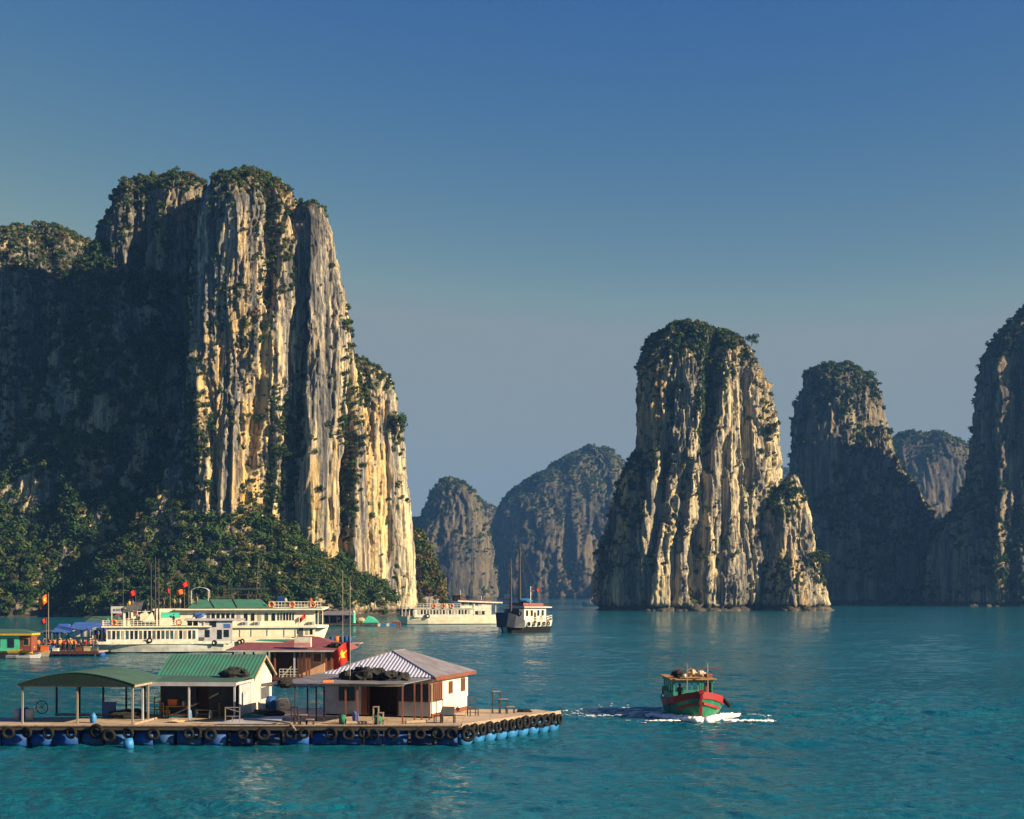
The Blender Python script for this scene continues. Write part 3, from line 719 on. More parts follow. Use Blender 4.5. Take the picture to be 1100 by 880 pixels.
m_star = mat('yellow_star_cloth', (.75, .52, .03), .75, var=.04)
m_rroof = mat('red_brown_roof', (.22, .060, .060), .65, var=.16, scale=1.2, dirt=(.14, .05, .05))
m_zinc = mat('zinc_roof', (.21, .205, .235), .5, var=.10, scale=1.0, dirt=(.14, .13, .145))
m_canopy = mat('canopy_sheet', (.17, .165, .18), .6, var=.10, scale=1.0, dirt=(.10, .095, .10))
m_net = mat('black_fishing_net', (.018, .020, .020), .95, scale=4, bump=.9)
m_gnet = mat('green_fishing_net', (.02, .17, .11), .9, scale=4, bump=.8)
m_rope = mat('pale_rope', (.55, .50, .42), .85, scale=8, bump=.5)
m_boatg = mat('boat_green_paint', (.012, .20, .105), .45, var=.12, scale=1.5, dirt=(.012, .12, .07))
m_boatt = mat('boat_teal_paint', (.03, .27, .20), .5, var=.12, scale=1.5)
m_navy = mat('dark_blue_hull', (.020, .028, .050), .5, var=.2, scale=.7, dirt=(.035, .04, .055))
m_orange = mat('orange_plastic', (.75, .17, .02), .5, var=.08, scale=3)
m_peach = mat('peach_wall', (.52, .32, .20), .7, var=.12, scale=2)
m_skin = mat('skin', (.42, .24, .15), .6, var=.05)
m_hair = mat('dark_hair', (.014, .012, .011), .7, var=.05)
m_foam = mat('sea_foam', (.80, .82, .80), .9, var=.06, scale=4)
m_sack = mat('sack_cloth', (.50, .38, .22), .9, var=.2, scale=4, bump=.5)

def deck_material():
    m = bpy.data.materials.new('deck_boards'); m.use_nodes = True
    nt = m.node_tree; b = nt.nodes['Principled BSDF']; b.inputs['Roughness'].default_value = .85
    pos = node(nt, 'ShaderNodeTexCoord').outputs['Object']
    br = node(nt, 'ShaderNodeTexBrick'); br.offset = .37; br.inputs['Scale'].default_value = 1.0
    br.inputs['Brick Width'].default_value = 2.6; br.inputs['Row Height'].default_value = .22; br.inputs['Mortar Size'].default_value = .018
    br.inputs['Color1'].default_value = (.58, .46, .34, 1); br.inputs['Color2'].default_value = (.38, .29, .21, 1); br.inputs['Mortar'].default_value = (.04, .03, .025, 1)
    nt.links.new(pos, br.inputs['Vector'])
    n = noise_at(nt, pos, (.9, 3.0, 1), 6, .7)
    c = mixc(nt, .6, br.outputs['Color'], ramp(nt, n, [(.3, (.4, .4, .4)), (.7, (1.1, 1.05, 1.0))]), 'MULTIPLY')
    nt.links.new(c, b.inputs['Base Color'])
    return m
DECK = deck_material()

# ------------------------------------------------------------------ the near fish-farm raft
DZ = 1.15
B_, C_ = Vector((-2.95, 82.4, 0)), Vector((3.2, 91.7, 0))
poly = [(-36, 82.4), (-2.95, 82.4), (3.2, 91.7), (1.6, 94), (-18, 95.5), (-21, 88.4), (-36, 87.8)]
raft = thing('floating_raft', 'long low plank raft on blue drums carrying the green and white houses', 'raft', (-16, 86, 0))
inv = Matrix.Translation((16, -86, 0))
MB(inv).slab([(x, y, DZ - .09) for x, y in poly], (0, 0, .09)).build('deck', DECK, raft)
b = MB(inv)
b.bar((-36, 82.33, .98), (-2.9, 82.33, .99), .12, .14); b.bar((-2.9, 82.36, .98), (3.2, 91.66, .98), .2, .12); b.bar((-36, 87.7, .98), (-21, 88.3, .98), .12, .2)
b.bar((1.6, 94, .98), (3.2, 91.7, .98), .12, .2)
for i in range(23): b.bar((-35 + i * 1.45, 82.6, 1.0), (-35 + i * 1.45 + .4, 87.6 if i < 10 else 93, 1.0), .12, .12)
b.build('edge_beam', m_dpole, raft)
b = MB(inv); b.bar((-36, 82.36, DZ + .035), (-3.0, 82.36, DZ + .035), .20, .07); b.bar((-2.95, 82.46, DZ + .035), (3.15, 91.7, DZ + .035), .07, .20)
b.build('edge_plank', m_wood, raft)
rr = random.Random(3)
x = -35.6
while x < -3.6:
    w = rr.uniform(1.0, 1.45); MB(inv).cyl((x, 82.85, .34), (min(x + w, -3.2), 82.85, .34), .52 - rr.uniform(0, .05), 16).build('float_drum', rr.choice([m_blue, m_blue, m_blue2, m_lblue2]), raft, True); x += w + rr.uniform(.06, .3)
x = -35.6
while x < -21:
    MB(inv).cyl((x, 87.4, .34), (x + 1.2, 87.4, .34), .5, 14).build('float_drum', m_blue, raft, True); x += 1.5
for i in range(9):
    p = B_.lerp(C_, (i + .28) / 9.2) + Vector((-.42, .28, .34)); q = B_.lerp(C_, (i + .98) / 9.2) + Vector((-.42, .28, .34))
    MB(inv).cyl(p, q, .5, 16).build('float_drum', m_lblue, raft, True)

# tyres that hang round the raft
t0 = put(MB().torus((0, 0, 0), .275, .105, (0, 1, 0), sq=1.0).build('tyre', m_black, None, True), 'old black tyre hanging on the front of the near raft, first from the left', 'tyre', 'tyres hanging along the edge of the near raft')
for p in t0.data.polygons: p.use_smooth = True
fx = [9, 29, 52, 77, 104, 117, 138, 165, 203, 211, 226, 261, 283, 312, 327, 356, 374, 391, 402, 422, 451, 470, 485, 503]
rr = random.Random(5)
for i, px in enumerate(fx):
    o = t0 if i == 0 else t0.copy()
    if i: COL.objects.link(o)
    s = rr.uniform(.9, 1.12) * (1.18 if px in (104, 503) else 1)
    o.location = (px2x(px, 82.15), 82.13 - rr.uniform(0, .06), rr.uniform(.68, .82) + (.18 if px == 104 else 0) - (.1 if px == 117 else 0)); o.scale = (s,) * 3
    o.rotation_euler = (rr.uniform(-.12, .22), rr.uniform(-.2, .2), rr.uniform(-.35, .35))
    o['label'] = 'old black tyre hanging on the front of the near raft, %s from the left' % ORD[i]
n = 14
for i in range(n):
    o = t0.copy(); COL.objects.link(o); s = rr.uniform(.95, 1.15)
    p = B_.lerp(C_, (i + .35) / n); o.location = (p.x + .16, p.y - .10, rr.uniform(.72, .88)); o.scale = (s,) * 3
    o.rotation_euler = (0, rr.uniform(-.2, .2), math.radians(56.5) + rr.uniform(-.3, .3))
    o['label'] = 'old black tyre on the slanting right side of the near raft, %s from the corner' % ORD[i]
put(MB().cyl((px2x(134, 81.6), 81.5, .16), (px2x(142, 81.6), 81.7, .2), .34, 16).build('plastic_drum', m_lblue, None, True), 'bright blue plastic drum half sunk in front of the near raft', 'drum')

# open shelter with the curved green roof
sh = thing('open_shelter', 'open shelter with a curved dark green roof on thin posts, left end of the raft', 'shelter', (px2x(83, 83.6), 83.6, DZ), math.radians(-6))
W, Dp, ez, pz = 3.62, 5.2, 2.36, 3.06
arc = [(-W + 2 * W * i / 12, ez + (pz - ez) * (1 - abs(2 * i / 12 - 1) ** 1.7)) for i in range(13)]
b = MB()
for i in range(12):
    (x0, z0), (x1, z1) = arc[i], arc[i + 1]
    b.slab([(x0, -.25, z0), (x1, -.25, z1), (x1, Dp + .2, z1), (x0, Dp + .2, z0)], (0, 0, .05))
b.build('roof', m_tarp, sh)
b = MB(); b.slab([(x_, -.22, z_ - .004) for x_, z_ in arc] + [(W, -.22, ez - .06), (-W, -.22, ez - .06)], (0, .04, 0)); b.build('front_valance', m_dgreen, sh)
b = MB(); b.bar((W - .05, -.2, ez - .07), (W - .05, Dp, ez - .07), .07, .12); b.bar((-W + .05, -.2, ez - .07), (-W + .05, Dp, ez - .07), .07, .12); b.bar((-W, -.12, ez - .1), (W, -.12, ez - .1), .06, .1); b.bar((-W, Dp, ez - .1), (W, Dp, ez - .1), .06, .1); b.build('roof_frame', m_wood, sh)
for px_, y_ in ((-3.4, 0), (0.0, 0), (3.4, 0), (-3.45, 4.9), (-1.95, 4.9), (-.4, 4.9), (1.1, 4.9), (2.3, 4.9), (3.45, 2.4), (3.45, 4.9)):
    top = ez if abs(px_) > .5 or y_ > 1 else pz
    MB().bar((px_, y_, 0), (px_, y_, top - .08), .10).build('post', m_pole if y_ < 3 else m_dpole, sh)
b = MB(); b.bar((-1.3, 4.8, ez - .3), (.6, 4.8, ez - .3), .06); b.bar((-2.3, 4.85, 1.9), (-1.95, 4.85, ez - .1), .05); b.bar((-1.6, 4.85, 1.9 + .2), (-1.95, 4.85, 1.7), .05); b.build('brace', m_dpole, sh)
b = MB(); b.bar((-3.5, 4.85, .12), (3.5, 4.85, .12), .22, .14); b.bar((3.45, 0, .05), (3.45, 4.8, .05), .14, .1); b.build('floor_sill', m_wood, sh)

# green-roofed house
gh = thing('raft_house', 'small house with a green gabled roof, white gable wall and open front porch', 'house', (px2x(270, 89.2), 89.2, DZ), math.radians(-5))
gw, gd, ge, gp = 5.9, 5.0, 2.45, 3.68
b = MB(); b.slab([(0, 0, 0), (0, gd, 0), (0, gd, ge), (0, gd * .52, gp), (0, 0, ge)], (-.08, 0, 0))
b.build('gable_wall', m_white, gh)
b = MB()
for i in range(1, 9): b.bar((.012, gd * i / 9, .02), (.012, gd * i / 9, ge + (gp - ge) * (1 - abs(i / 9 / .52 - 1)) - .1), .03, .015)
b.build('wall_batten', m_grey, gh)
fr = MB().span(-.0, .05, 2.0, 4.2, .78, 1.72).build('window', m_grey, gh); MB().span(.05, .07, 2.12, 4.08, .88, 1.62).build('pane', m_dgrey, fr)
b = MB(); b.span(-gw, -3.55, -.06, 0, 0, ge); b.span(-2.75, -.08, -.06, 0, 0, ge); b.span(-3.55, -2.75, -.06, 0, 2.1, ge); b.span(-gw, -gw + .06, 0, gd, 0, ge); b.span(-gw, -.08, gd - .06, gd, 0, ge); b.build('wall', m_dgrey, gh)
MB().span(-3.52, -2.78, .1, .14, 0, 2.1).build('door', m_dwood, gh)
for (a_, e_) in (((-gw - .3, -.35), 1), ):
    sl = (gp - ge) / (gd * .52)
    MB().corrugated((-gw - .25, -.3, ge - .3 * sl + .08), (.28, -.3, ge - .3 * sl + .08), (.28, gd * .52, gp + .08), (-gw - .25, gd * .52, gp + .08), .24, .007).corrugated((.28, gd + .25, ge - .25 * sl + .08), (-gw - .25, gd + .25, ge - .25 * sl + .08), (-gw - .25, gd * .52, gp + .08), (.28, gd * .52, gp + .08), .24, .007).build('roof', m_green, gh)
b = MB(); b.bar((.27, -.3, ge - .17), (.27, gd * .52, gp), .05, .14); b.bar((.27, gd + .25, ge - .15), (.27, gd * .52, gp), .05, .14); b.build('barge_board', m_wood, gh)
b = MB(); b.slab([(-gw, -3.75, 2.32), (.12, -3.75, 2.32), (.12, -.25, 2.5), (-gw, -.25, 2.5)], (0, 0, .05)); b.build('porch_roof', m_tarp, gh)
b = MB(); b.span(-gw, .12, -3.80, -3.755, 2.12, 2.36); b.span(.08, .12, -3.75, -.2, 2.18, 2.34); b.build('fascia', m_grey, gh)
MB().span(-.06, -.02, -2.6, -.05, 0, 2.3).build('side_panel', m_grey, gh)
for x_ in (-.02, -2.85, -5.75): MB().bar((x_, -3.7, 0), (x_, -3.7, 2.3), .10).build('post', m_grey, gh)
b = MB()
for k in range(4): b.span(-.95, -.25, -.35, -.1, .35 + .45 * k, .40 + .45 * k)
for x_ in (-.95, -.28): b.span(x_, x_ + .04, -.35, -.1, 0, 2.0)
b.build('wall_shelf', m_pole, gh)
def world(t, p): return Matrix.Translation(t.location) @ Matrix.Rotation(t.rotation_euler[2], 4, 'Z') @ (Vector(p) * t.scale[0])

put(MB().blob(world(gh, (-.9, -1.0, 2.72)), (.62, .5, .42), 3, .3).blob(world(gh, (-.35, -.9, 2.66)), (.42, .4, .36), 5, .3).build('net_heap', m_net, None), 'dark heap of net lying on the porch roof of the green-roofed house', 'fishing net')

# furniture and clutter of the porch and the deck
def table(loc, rz, label, m=m_ochre, w=1.5, d=.75, h=.74):
    t = thing('table', label, 'table', loc, rz)
    MB().span(-w / 2, w / 2, -d / 2, d / 2, h - .05, h).build('table_top', m, t)
    for i in (-1, 1):
        for j in (-1, 1): MB().bar((i * (w / 2 - .07), j * (d / 2 - .07), 0), (i * (w / 2 - .07), j * (d / 2 - .07), h - .05), .06).build('leg', m, t)
    MB().bar((-w / 2 + .07, 0, .2), (w / 2 - .07, 0, .2), .05).build('stretcher', m, t)
    return t
def chair(loc, rz, label, m, slats=3, back=1.0):
    t = thing('chair', label, 'chair', loc, rz)
    MB().span(-.24, .24, -.24, .24, .42, .46).build('seat', m, t)
    for i in (-1, 1):
        MB().bar((i * .21, -.21, 0), (i * .21, -.21, .42), .05).build('leg', m, t); MB().bar((i * .21, .22, 0), (i * .21, .22, back), .05).build('leg', m, t)
    b = MB()
    for s_ in (-1, 1): b.span(s_ * .2 - .02, s_ * .2 + .02, .2, .24, .5, back)
    for k in range(slats): b.span(-.19, .19, .205, .235, .56 + (back - .62) * k / max(1, slats - 1), .62 + (back - .62) * k / max(1, slats - 1))
    b.build('backrest', m, t)
    return t
table(world(gh, (-4.2, -1.6, 0)), .1, 'ochre wooden table with a white jug under the green house porch')
table(world(gh, (-2.6, -1.4, 0)), -.1, 'low pale wooden bench table beside the porch table', m_wood, 1.1, .5, .5)
chair(world(gh, (-5.6, -1.2, 0)), .6, 'tall-backed ochre chair at the left end of the porch', m_ochre, 3, 1.25)
chair(world(gh, (-5.0, -1.9, 0)), 2.4, 'ochre chair turned away beside the tall-backed porch chair', m_ochre, 3, .95)
chair(world(gh, (-1.85, -1.5, 0)), -1.2, 'ochre chair next to the dark door of the green house', m_ochre, 4, .9)
j = thing('jug', 'white jug standing on the ochre porch table', 'jug', world(gh, (-3.9, -1.6, .74)))
MB().tube([(0, 0, 0), (0, 0, .12), (0, 0, .2), (0, 0, .28)], .09, 10, .05).build('body', m_white, j); MB().torus((.1, 0, .15), .06, .012, (0, 1, 0), 10, 5).build('handle', m_white, j)
put(MB().span(-.28, .28, -.2, .2, 0, .35).span(-.3, .3, -.22, .22, .35, .40).build('cool_box', m_orange, None), 'orange cool box on the ochre porch table', 'box').location = world(gh, (-4.55, -1.6, .74))
for k, (lx, ly, mm, lb) in enumerate(((-3.35, -1.9, m_lblue, 'light blue bottle on the porch boards left of the bench'), (-2.05, -2.0, m_white, 'white bottle on the porch boards right of the bench'))):
    put(MB(Matrix.Translation(world(gh, (lx, ly, 0)))).tube([(0, 0, 0), (0, 0, .35), (0, 0, .42), (0, 0, .5)], .11, 10, .05).build('bottle', mm, None), lb, 'bottle')

def drum(px, py, Y, lying, m, label, r=.3, L=.85):
    z0 = DZ; x0 = px2x(px, Y)
    t = thing('drum', label, 'drum', (x0, Y, z0))
    if lying: MB().tube([(-L / 2, 0, r), (-L / 2 + .04, 0, r), (L / 2 - .04, 0, r), (L / 2, 0, r)], r, 16).build('body', m, t, True); b = MB(); [b.torus((s, 0, r), r, .02, (1, 0, 0), 16, 6) for s in (-L / 5, L / 5)]; b.build('hoop', m, t)
    else: MB().cyl((0, 0, 0), (0, 0, L), r, 16).build('body', m, t, True); b = MB(); [b.torus((0, 0, s), r, .02, (0, 0, 1), 16, 6) for s in (L * .33, L * .66, L - .02)]; b.build('hoop', m, t)
    return t
drum(290, 765, 93.0, False, m_blue, 'blue drum beside the white gable wall', .38, .95)
drum(26, 771, 86.6, False, m_blue, 'blue drum under the left end of the open shelter', .26, .72)
drum(19, 771, 86.9, False, m_white, 'pale cloth-covered drum left of the blue one in the shelter', .28, .62)
drum(32, 771, 86.4, False, m_cream, 'cream striped drum right of the blue one in the shelter', .26, .66)
b = MB(Matrix.Translation((px2x(303, 93.2), 93.2, DZ)))
for k in range(3): b.torus((0, 0, .30 + .01 * k), .42 - .10 * k, .11, (.25, 1, 0), 22, 8)
b.torus((.28, .1, .34), .40, .10, (.7, .7, 0), 20, 8)
put(b.build('rope_coil', m_rope, None, True), 'big pale coil of rope standing beside the blue drum', 'rope')
w_ = thing('wire_hoop', 'dark round wire hoop leaning on a back post of the shelter', 'hoop', (px2x(45, 87.3), 87.3, DZ + .15))
MB().torus((0, 0, .55), .40, .03, (.2, 1, .1), 22, 6).build('rim', m_dpole, w_); b = MB(); [b.bar((math.cos(a) * .4, -.08 * math.cos(a), .55 + math.sin(a) * .4), (-math.cos(a) * .4, .08 * math.cos(a), .55 - math.sin(a) * .4), .02) for a in (0, .8, 1.6, 2.4)]; b.build('spoke', m_dpole, w_)
put(MB().blob((px2x(100, 84.4), 84.4, DZ + .27), (.2, .2, .34), 8, .15).build('plastic_bag', m_lblue, None, True), 'light blue bag at the foot of a shelter post', 'bag')
b = MB(); b.span(0, .07, 0, .9, 0, 1.0); put(b.build('fibre_sheet', m_btarp, None), 'blue-grey sheet standing at the back of the shelter', 'sheet').location = (px2x(126, 88), 87.6, DZ); bpy.data.objects['fibre_sheet'].rotation_euler = (0, 0, 1.3)
for k, (px, Y, s, mm, lb) in enumerate(((272, 86.2, (.8, .5, .22), m_gnet, 'bright green net heaped on the deck before the side panel'), (285, 88.0, (1.1, .6, .36), m_net, 'dark net heap on the deck below the gable wall'), (138, 87.2, (1.1, .4, .38), m_net, 'dark net heap at the back edge right of the shelter middle'), (188, 84.6, (.5, .3, .12), m_sack, 'small ochre net bundle lying on the open deck'))):
    put(MB().blob((px2x(px, Y), Y, DZ + s[2] * .5), s, 20 + k, .35, 18, 10).build('net_heap', mm, None), lb, 'fishing net')
b = MB(Matrix.Translation((px2x(242, 83.2), 83.2, DZ)))
for x_ in (0, .85): b.bar((x_, 0, 0), (x_, 0, 1.05), .05)
b.bar((0, 0, 1.02), (.85, 0, 1.02), .05); b.bar((0, 0, .5), (.85, 0, .5), .04); b.bar((0, 0, 1.0), (.85, 0, .75), .04); b.bar((.42, 0, 0), (.42, 0, .5), .04)
put(b.build('wooden_gate_frame', m_pole, None), 'grey wooden rail frame standing at the front edge before the green house', 'frame')
put(MB().slab([(px2x(231, 82.7), 82.7, DZ + .10), (px2x(300, 82.7), 82.7, DZ + .10), (px2x(305, 87), 87, DZ + .14), (px2x(262, 86.2), 86.2, DZ + .14)], (0, 0, .04)).build('grey_mat', m_grey, None), 'grey sheet spread over the deck between the two houses', 'sheet')
b = MB(); b.tube([(px2x(262, 84), 84, DZ + .25), (px2x(300, 82.6), 82.6, DZ + .25), (px2x(312, 82.3), 82.3, DZ + .18), (px2x(317, 82.2), 82.2, DZ - .2), (px2x(318, 82.2), 82.2, .4)], .06, 10)
put(b.build('hose', m_pole, None, True), 'pale hose bending over the front edge between the houses', 'hose')

# white house with the hipped metal roof
wh = thing('raft_house', 'white house with a hipped grey metal roof and brown shutters, right end of the raft', 'house', (px2x(464, 87.4), 87.4, DZ), math.radians(-18))
hw, hd, hh = 7.3, 6.6, 2.62
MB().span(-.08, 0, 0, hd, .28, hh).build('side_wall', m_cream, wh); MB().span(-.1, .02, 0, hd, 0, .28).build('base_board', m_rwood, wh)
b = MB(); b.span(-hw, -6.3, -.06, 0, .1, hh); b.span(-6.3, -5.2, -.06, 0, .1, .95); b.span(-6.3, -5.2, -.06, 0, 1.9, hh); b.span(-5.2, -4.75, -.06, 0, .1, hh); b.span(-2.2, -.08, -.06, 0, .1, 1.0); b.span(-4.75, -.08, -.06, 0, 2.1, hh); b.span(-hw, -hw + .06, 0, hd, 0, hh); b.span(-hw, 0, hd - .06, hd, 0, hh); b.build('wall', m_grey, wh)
b = MB(); b.span(-hw + .06, -.1, 2.2, 2.26, 0, hh); b.build('inner_wall', m_dwood, wh)
for (x0, x1, z0, z1) in ((-6.3, -5.2, .95, 1.9), (-2.2, -.1, 1.0, 2.1)):
    f_ = MB().span(x0, x1, -.10, -.03, z0, z1).build('window', m_dwood, wh); b = MB(); n_ = 3 if x1 - x0 < 1.5 else 5
    for k in range(n_): b.span(x0 + (x1 - x0) * (k + .12) / n_, x0 + (x1 - x0) * (k + .88) / n_, -.12, -.10, z0 + .08, z1 - .08)
    b.build('pane', m_glass, f_)
MB().span(-4.75, -4.35, -.10, .0, .1, 2.1).build('door', m_rwood, wh); b = MB(); b.span(-4.3, -4.2, -.06, .06, 0, 2.08); b.span(-2.3, -2.2, -.06, .06, 0, 2.08); b.span(-4.3, -2.2, -.06, .06, 2.06, 2.12); b.build('door_frame', m_dwood, wh)
for (y0, y1, z0, z1) in ((.05, 1.75, 1.0, 2.22), (2.9, 3.6, 1.32, 2.12), (5.2, 5.95, 1.32, 2.18)):
    f_ = MB().span(-.02, .05, y0, y1, z0, z1).build('shutter', m_rwood, wh); b = MB(); n_ = 5 if y1 - y0 > 1 else 2
    for k in range(n_): b.span(.05, .065, y0 + (y1 - y0) * (k + .15) / n_, y0 + (y1 - y0) * (k + .85) / n_, z0 + .07, z1 - .07)
    b.build('slat_panel', m_dwood, f_)
ov, rz_ = .42, 4.05
e = [(-hw - ov, -ov, hh - .05), (ov, -ov, hh - .05), (ov, hd + ov, hh - .05), (-hw - ov, hd + ov, hh - .05)]
r0, r1 = (-hw * .5, 2.4, rz_), (-hw * .5, 4.4, rz_)
r0b = (-hw * .5 + .02, 2.4, rz_)
MB().corrugated(e[0], e[1], r0b, r0, .24, .016).build('roof', mat('blue_white_roof', (.40, .42, .52), .5, var=.05, dirt=(.33, .35, .44)), wh)
MB().corrugated(e[1], e[2], r1, r0, .26, .018).corrugated(e[2], e[3], r1, (-hw * .5 - .02, 4.4, rz_), .26, .02).corrugated(e[3], e[0], r0, r1, .26, .02).build('roof', m_zinc, wh)
b = MB(); b.bar((ov, -ov, hh - .13), (ov, hd + ov, hh - .13), .05, .22); b.bar((-hw - ov, -ov, hh - .12), (ov, -ov, hh - .12), .05, .12); b.build('fascia', m_rwood, wh)
b = MB(); b.bar(e[1], r0, .12, .08); b.bar(r0, r1, .12, .08); b.bar(e[2], r1, .12, .08); b.bar(e[0], r0, .12, .08); b.build('ridge_cap', m_zinc, wh)
# its flat porch canopy, square to the front edge of the raft
cp = thing('porch_canopy', 'flat grey canopy on thin posts before the white house', 'canopy', (px2x(433, 84.0), 84.0, DZ))
cz = 2.35
b = MB(); b.slab([(-8.4, -.5, cz), (-5.5, -.62, cz + .06), (-2, -.62, cz + .04), (.1, -.5, cz), (1.5, 2.9, cz + .12), (-5.8, 5.0, cz + .3), (-6.4, 2.0, cz + .2)], (0, 0, .06)); b.build('roof', m_canopy, cp)
b = MB(); b.bar((-8.4, -.45, cz - .06), (.1, -.45, cz - .06), .06, .10); b.build('beam', m_pole, cp)
for x_, y_, mm in ((0, -.4, m_rwood), (.62, .9, m_rwood), (1.0, 1.6, m_rwood), (1.42, 2.4, m_rwood), (-6.4, -.35, m_dpole), (-5.85, 1.0, m_dpole), (-5.35, 1.2, m_dpole), (-4.85, 1.0, m_dpole), (-3.4, -.3, m_rwood), (-2.7, -.3, m_rwood)):
    MB().bar((x_, y_, 0), (x_, y_, cz), .09).build('post', mm, cp)
b = MB()
for k in range(7): b.blob((px2x(375 + 9 * k, 86), 85.6 + .3 * math.sin(k * 2.1), DZ + cz + .42 - .05 * abs(k - 2.5)), (.62, .55, .5 - .04 * abs(k - 2)), 40 + k, .4, 16, 10, 2.2)
put(b.build('net_heap', m_net, None), 'long black heap of fishing net on the canopy before the white house', 'fishing net')
put(MB().cyl((px2x(347, 83.7), 83.6, DZ + cz + .16), (px2x(358, 83.7), 83.8, DZ + cz + .16), .09, 10).build('rolled_mat', m_orange, None), 'orange roll lying on the front edge of the grey canopy', 'mat')
put(MB().blob((px2x(306, 83.6), 83.6, DZ + cz + .05), (.5, .35, .25), 61, .35).build('net_heap', m_net, None), 'small dark bundle on the left tip of the grey canopy', 'fishing net')

def flag(loc, h, w, fh, label, m=m_flag, star=False, r=.03, cat='flag', dirx=-1, droop=.5, top=None, pm=None):
    """Pole with a waving cloth; the cloth hangs to the left."""
    t = thing('flag', label, cat, loc)
    MB().tube([(0, 0, 0), (0, 0, h)], r, 8, r * .6).build('pole', pm or m_pole, t)
    nu, nv = 14, 8; vs, fs = [], []; top = h - .05 if top is None else top
    def pt(u, v): return Vector((dirx * u * w, .10 * w * math.sin(u * 7 + v * 1.5) * (.3 + u), top - v * fh - droop * w * u ** 1.2 + .05 * w * math.sin(u * 5 + v)))
    for j in range(nv + 1):
        for i in range(nu + 1): vs.append(pt(i / nu, j / nv))
    for j in range(nv):
        for i in range(nu): a = j * (nu + 1) + i; fs.append((a, a + 1, a + nu + 2, a + nu + 1))
    c = MB().add(vs, fs).build('cloth', m, t)
    if star:
        pts = []
        for k in range(10):
            rad = .30 if k % 2 == 0 else .12; a = math.pi / 2 + k * math.pi / 5
            p = pt(.5 + rad * math.cos(a) * fh / w, .5 - rad * math.sin(a)); pts.append((p.x, p.y - .012, p.z))
        ctr = pt(.5, .5); b = MB(); b.add([(ctr.x, ctr.y - .02, ctr.z)] + pts, [(0, 1 + k, 1 + (k + 1) % 10) for k in range(10)])
        b.build('star', m_star, c)
    return t
flag((px2x(376, 85), 85.0, DZ + cz + .15), 5.9, 1.0, 1.2, 'red flag with a yellow star on the thin pole above the grey canopy', m_flag, True, .035, droop=.55, top=2.35)

# seats and stands along the raft
def stand(px, Y, rz, label, m, levels=((0, .45), (.45, .95), (.9, 1.45)), w=.5, d=.45, cat='stand'):
    t = thing('step_stand', label, cat, (px2x(px, Y), Y, DZ), rz)
    for x0, h in levels:
        for i in (0, 1):
            for j in (-.5, .5): MB().bar((-x0 + w * i - w / 2, j * d, 0), (-x0 + w * i - w / 2, j * d, h - .03), .05).build('leg', m, t)
        MB().span(-x0 - w / 2 - .03, -x0 + w / 2 + .03, -d / 2 - .04, d / 2 + .04, h - .04, h).build('shelf', m_pole, t)
    return t
stand(548, 91.0, math.radians(8), 'three-stepped dark wooden stand at the far right of the raft', m_dpole)
chair((px2x(508, 89.0), 89.0, DZ), math.radians(20), 'black slatted chair frame right of the white side wall', m_dpole, 4, 1.25).scale = (1.25, 1.25, 1.0)
chair((px2x(471, 84.2), 84.2, DZ), math.radians(200), 'tall black chair by the front corner of the white house', m_dpole, 2, 1.45)
bx = thing('bench', 'black bench with a slanting grey cover beside the tall black chair', 'bench', (px2x(481, 84.3), 84.3, DZ), math.radians(-10))
MB().span(-.45, .45, -.25, .25, .42, .5).build('seat', m_dpole, bx); MB().slab([(-.45, -.26, .5), (.45, -.26, .5), (.38, .24, .95), (-.40, .24, .95)], (0, .04, .02)).build('cover', m_dgrey, bx)
for i in (-1, 1):
    for j in (-1, 1): MB().bar((i * .4, j * .2, 0), (i * .4, j * .2, .45), .06).build('leg', m_dpole, bx)
stand(414, 82.9, math.radians(0), 'pale wooden stepped stand at the front edge before the dark doorway', m_wood, ((0, .35), (.28, .75), (.55, 1.1)), .3, .4)
chair((px2x(318, 82.9), 82.9, DZ), math.radians(170), 'dark wooden chair at the front edge left of the canopy', m_dpole, 2, 1.1)
stand(333, 83.0, 0, 'low dark wooden step beside the dark chair at the front edge', m_dwood, ((0, .35), (.4, .62)), .4, .4)
for (px, Y, s, mm, lb) in ((368, 83.4, (.24, .2, .34), m_gnet, 'green bag standing under the grey canopy'), (382, 84.0, (.2, .2, .42), m_btarp, 'blue bag under the canopy window'), (405, 83.4, (.3, .2, .3), m_gnet, 'green and red bundle behind the pale stepped stand')):
    put(MB().blob((px2x(px, Y), Y, DZ + s[2] * .8), s, px, .2).build('bag', mm, None, True), lb, 'bag')
put(MB().cyl((px2x(372, 83), 83.0, DZ + .12), (px2x(398, 83), 83.2, DZ + .12), .11, 10).build('log', m_wood, None), 'pale log lying along the front edge under the canopy', 'log')
put(MB().cyl((px2x(436, 83.6), 83.6, DZ + .1), (px2x(458, 84), 84.2, DZ + .1), .10, 10).build('log', m_wood, None), 'pale log lying before the porch windows of the white house', 'log')
put(MB(Matrix.Translation((px2x(563, 91.9), 91.9, DZ + .06))).blob((0, 0, 0), (.5, .3, .16), 71, .3).build('net_heap', m_net, None), 'small black net heap on the far right deck', 'fishing net')
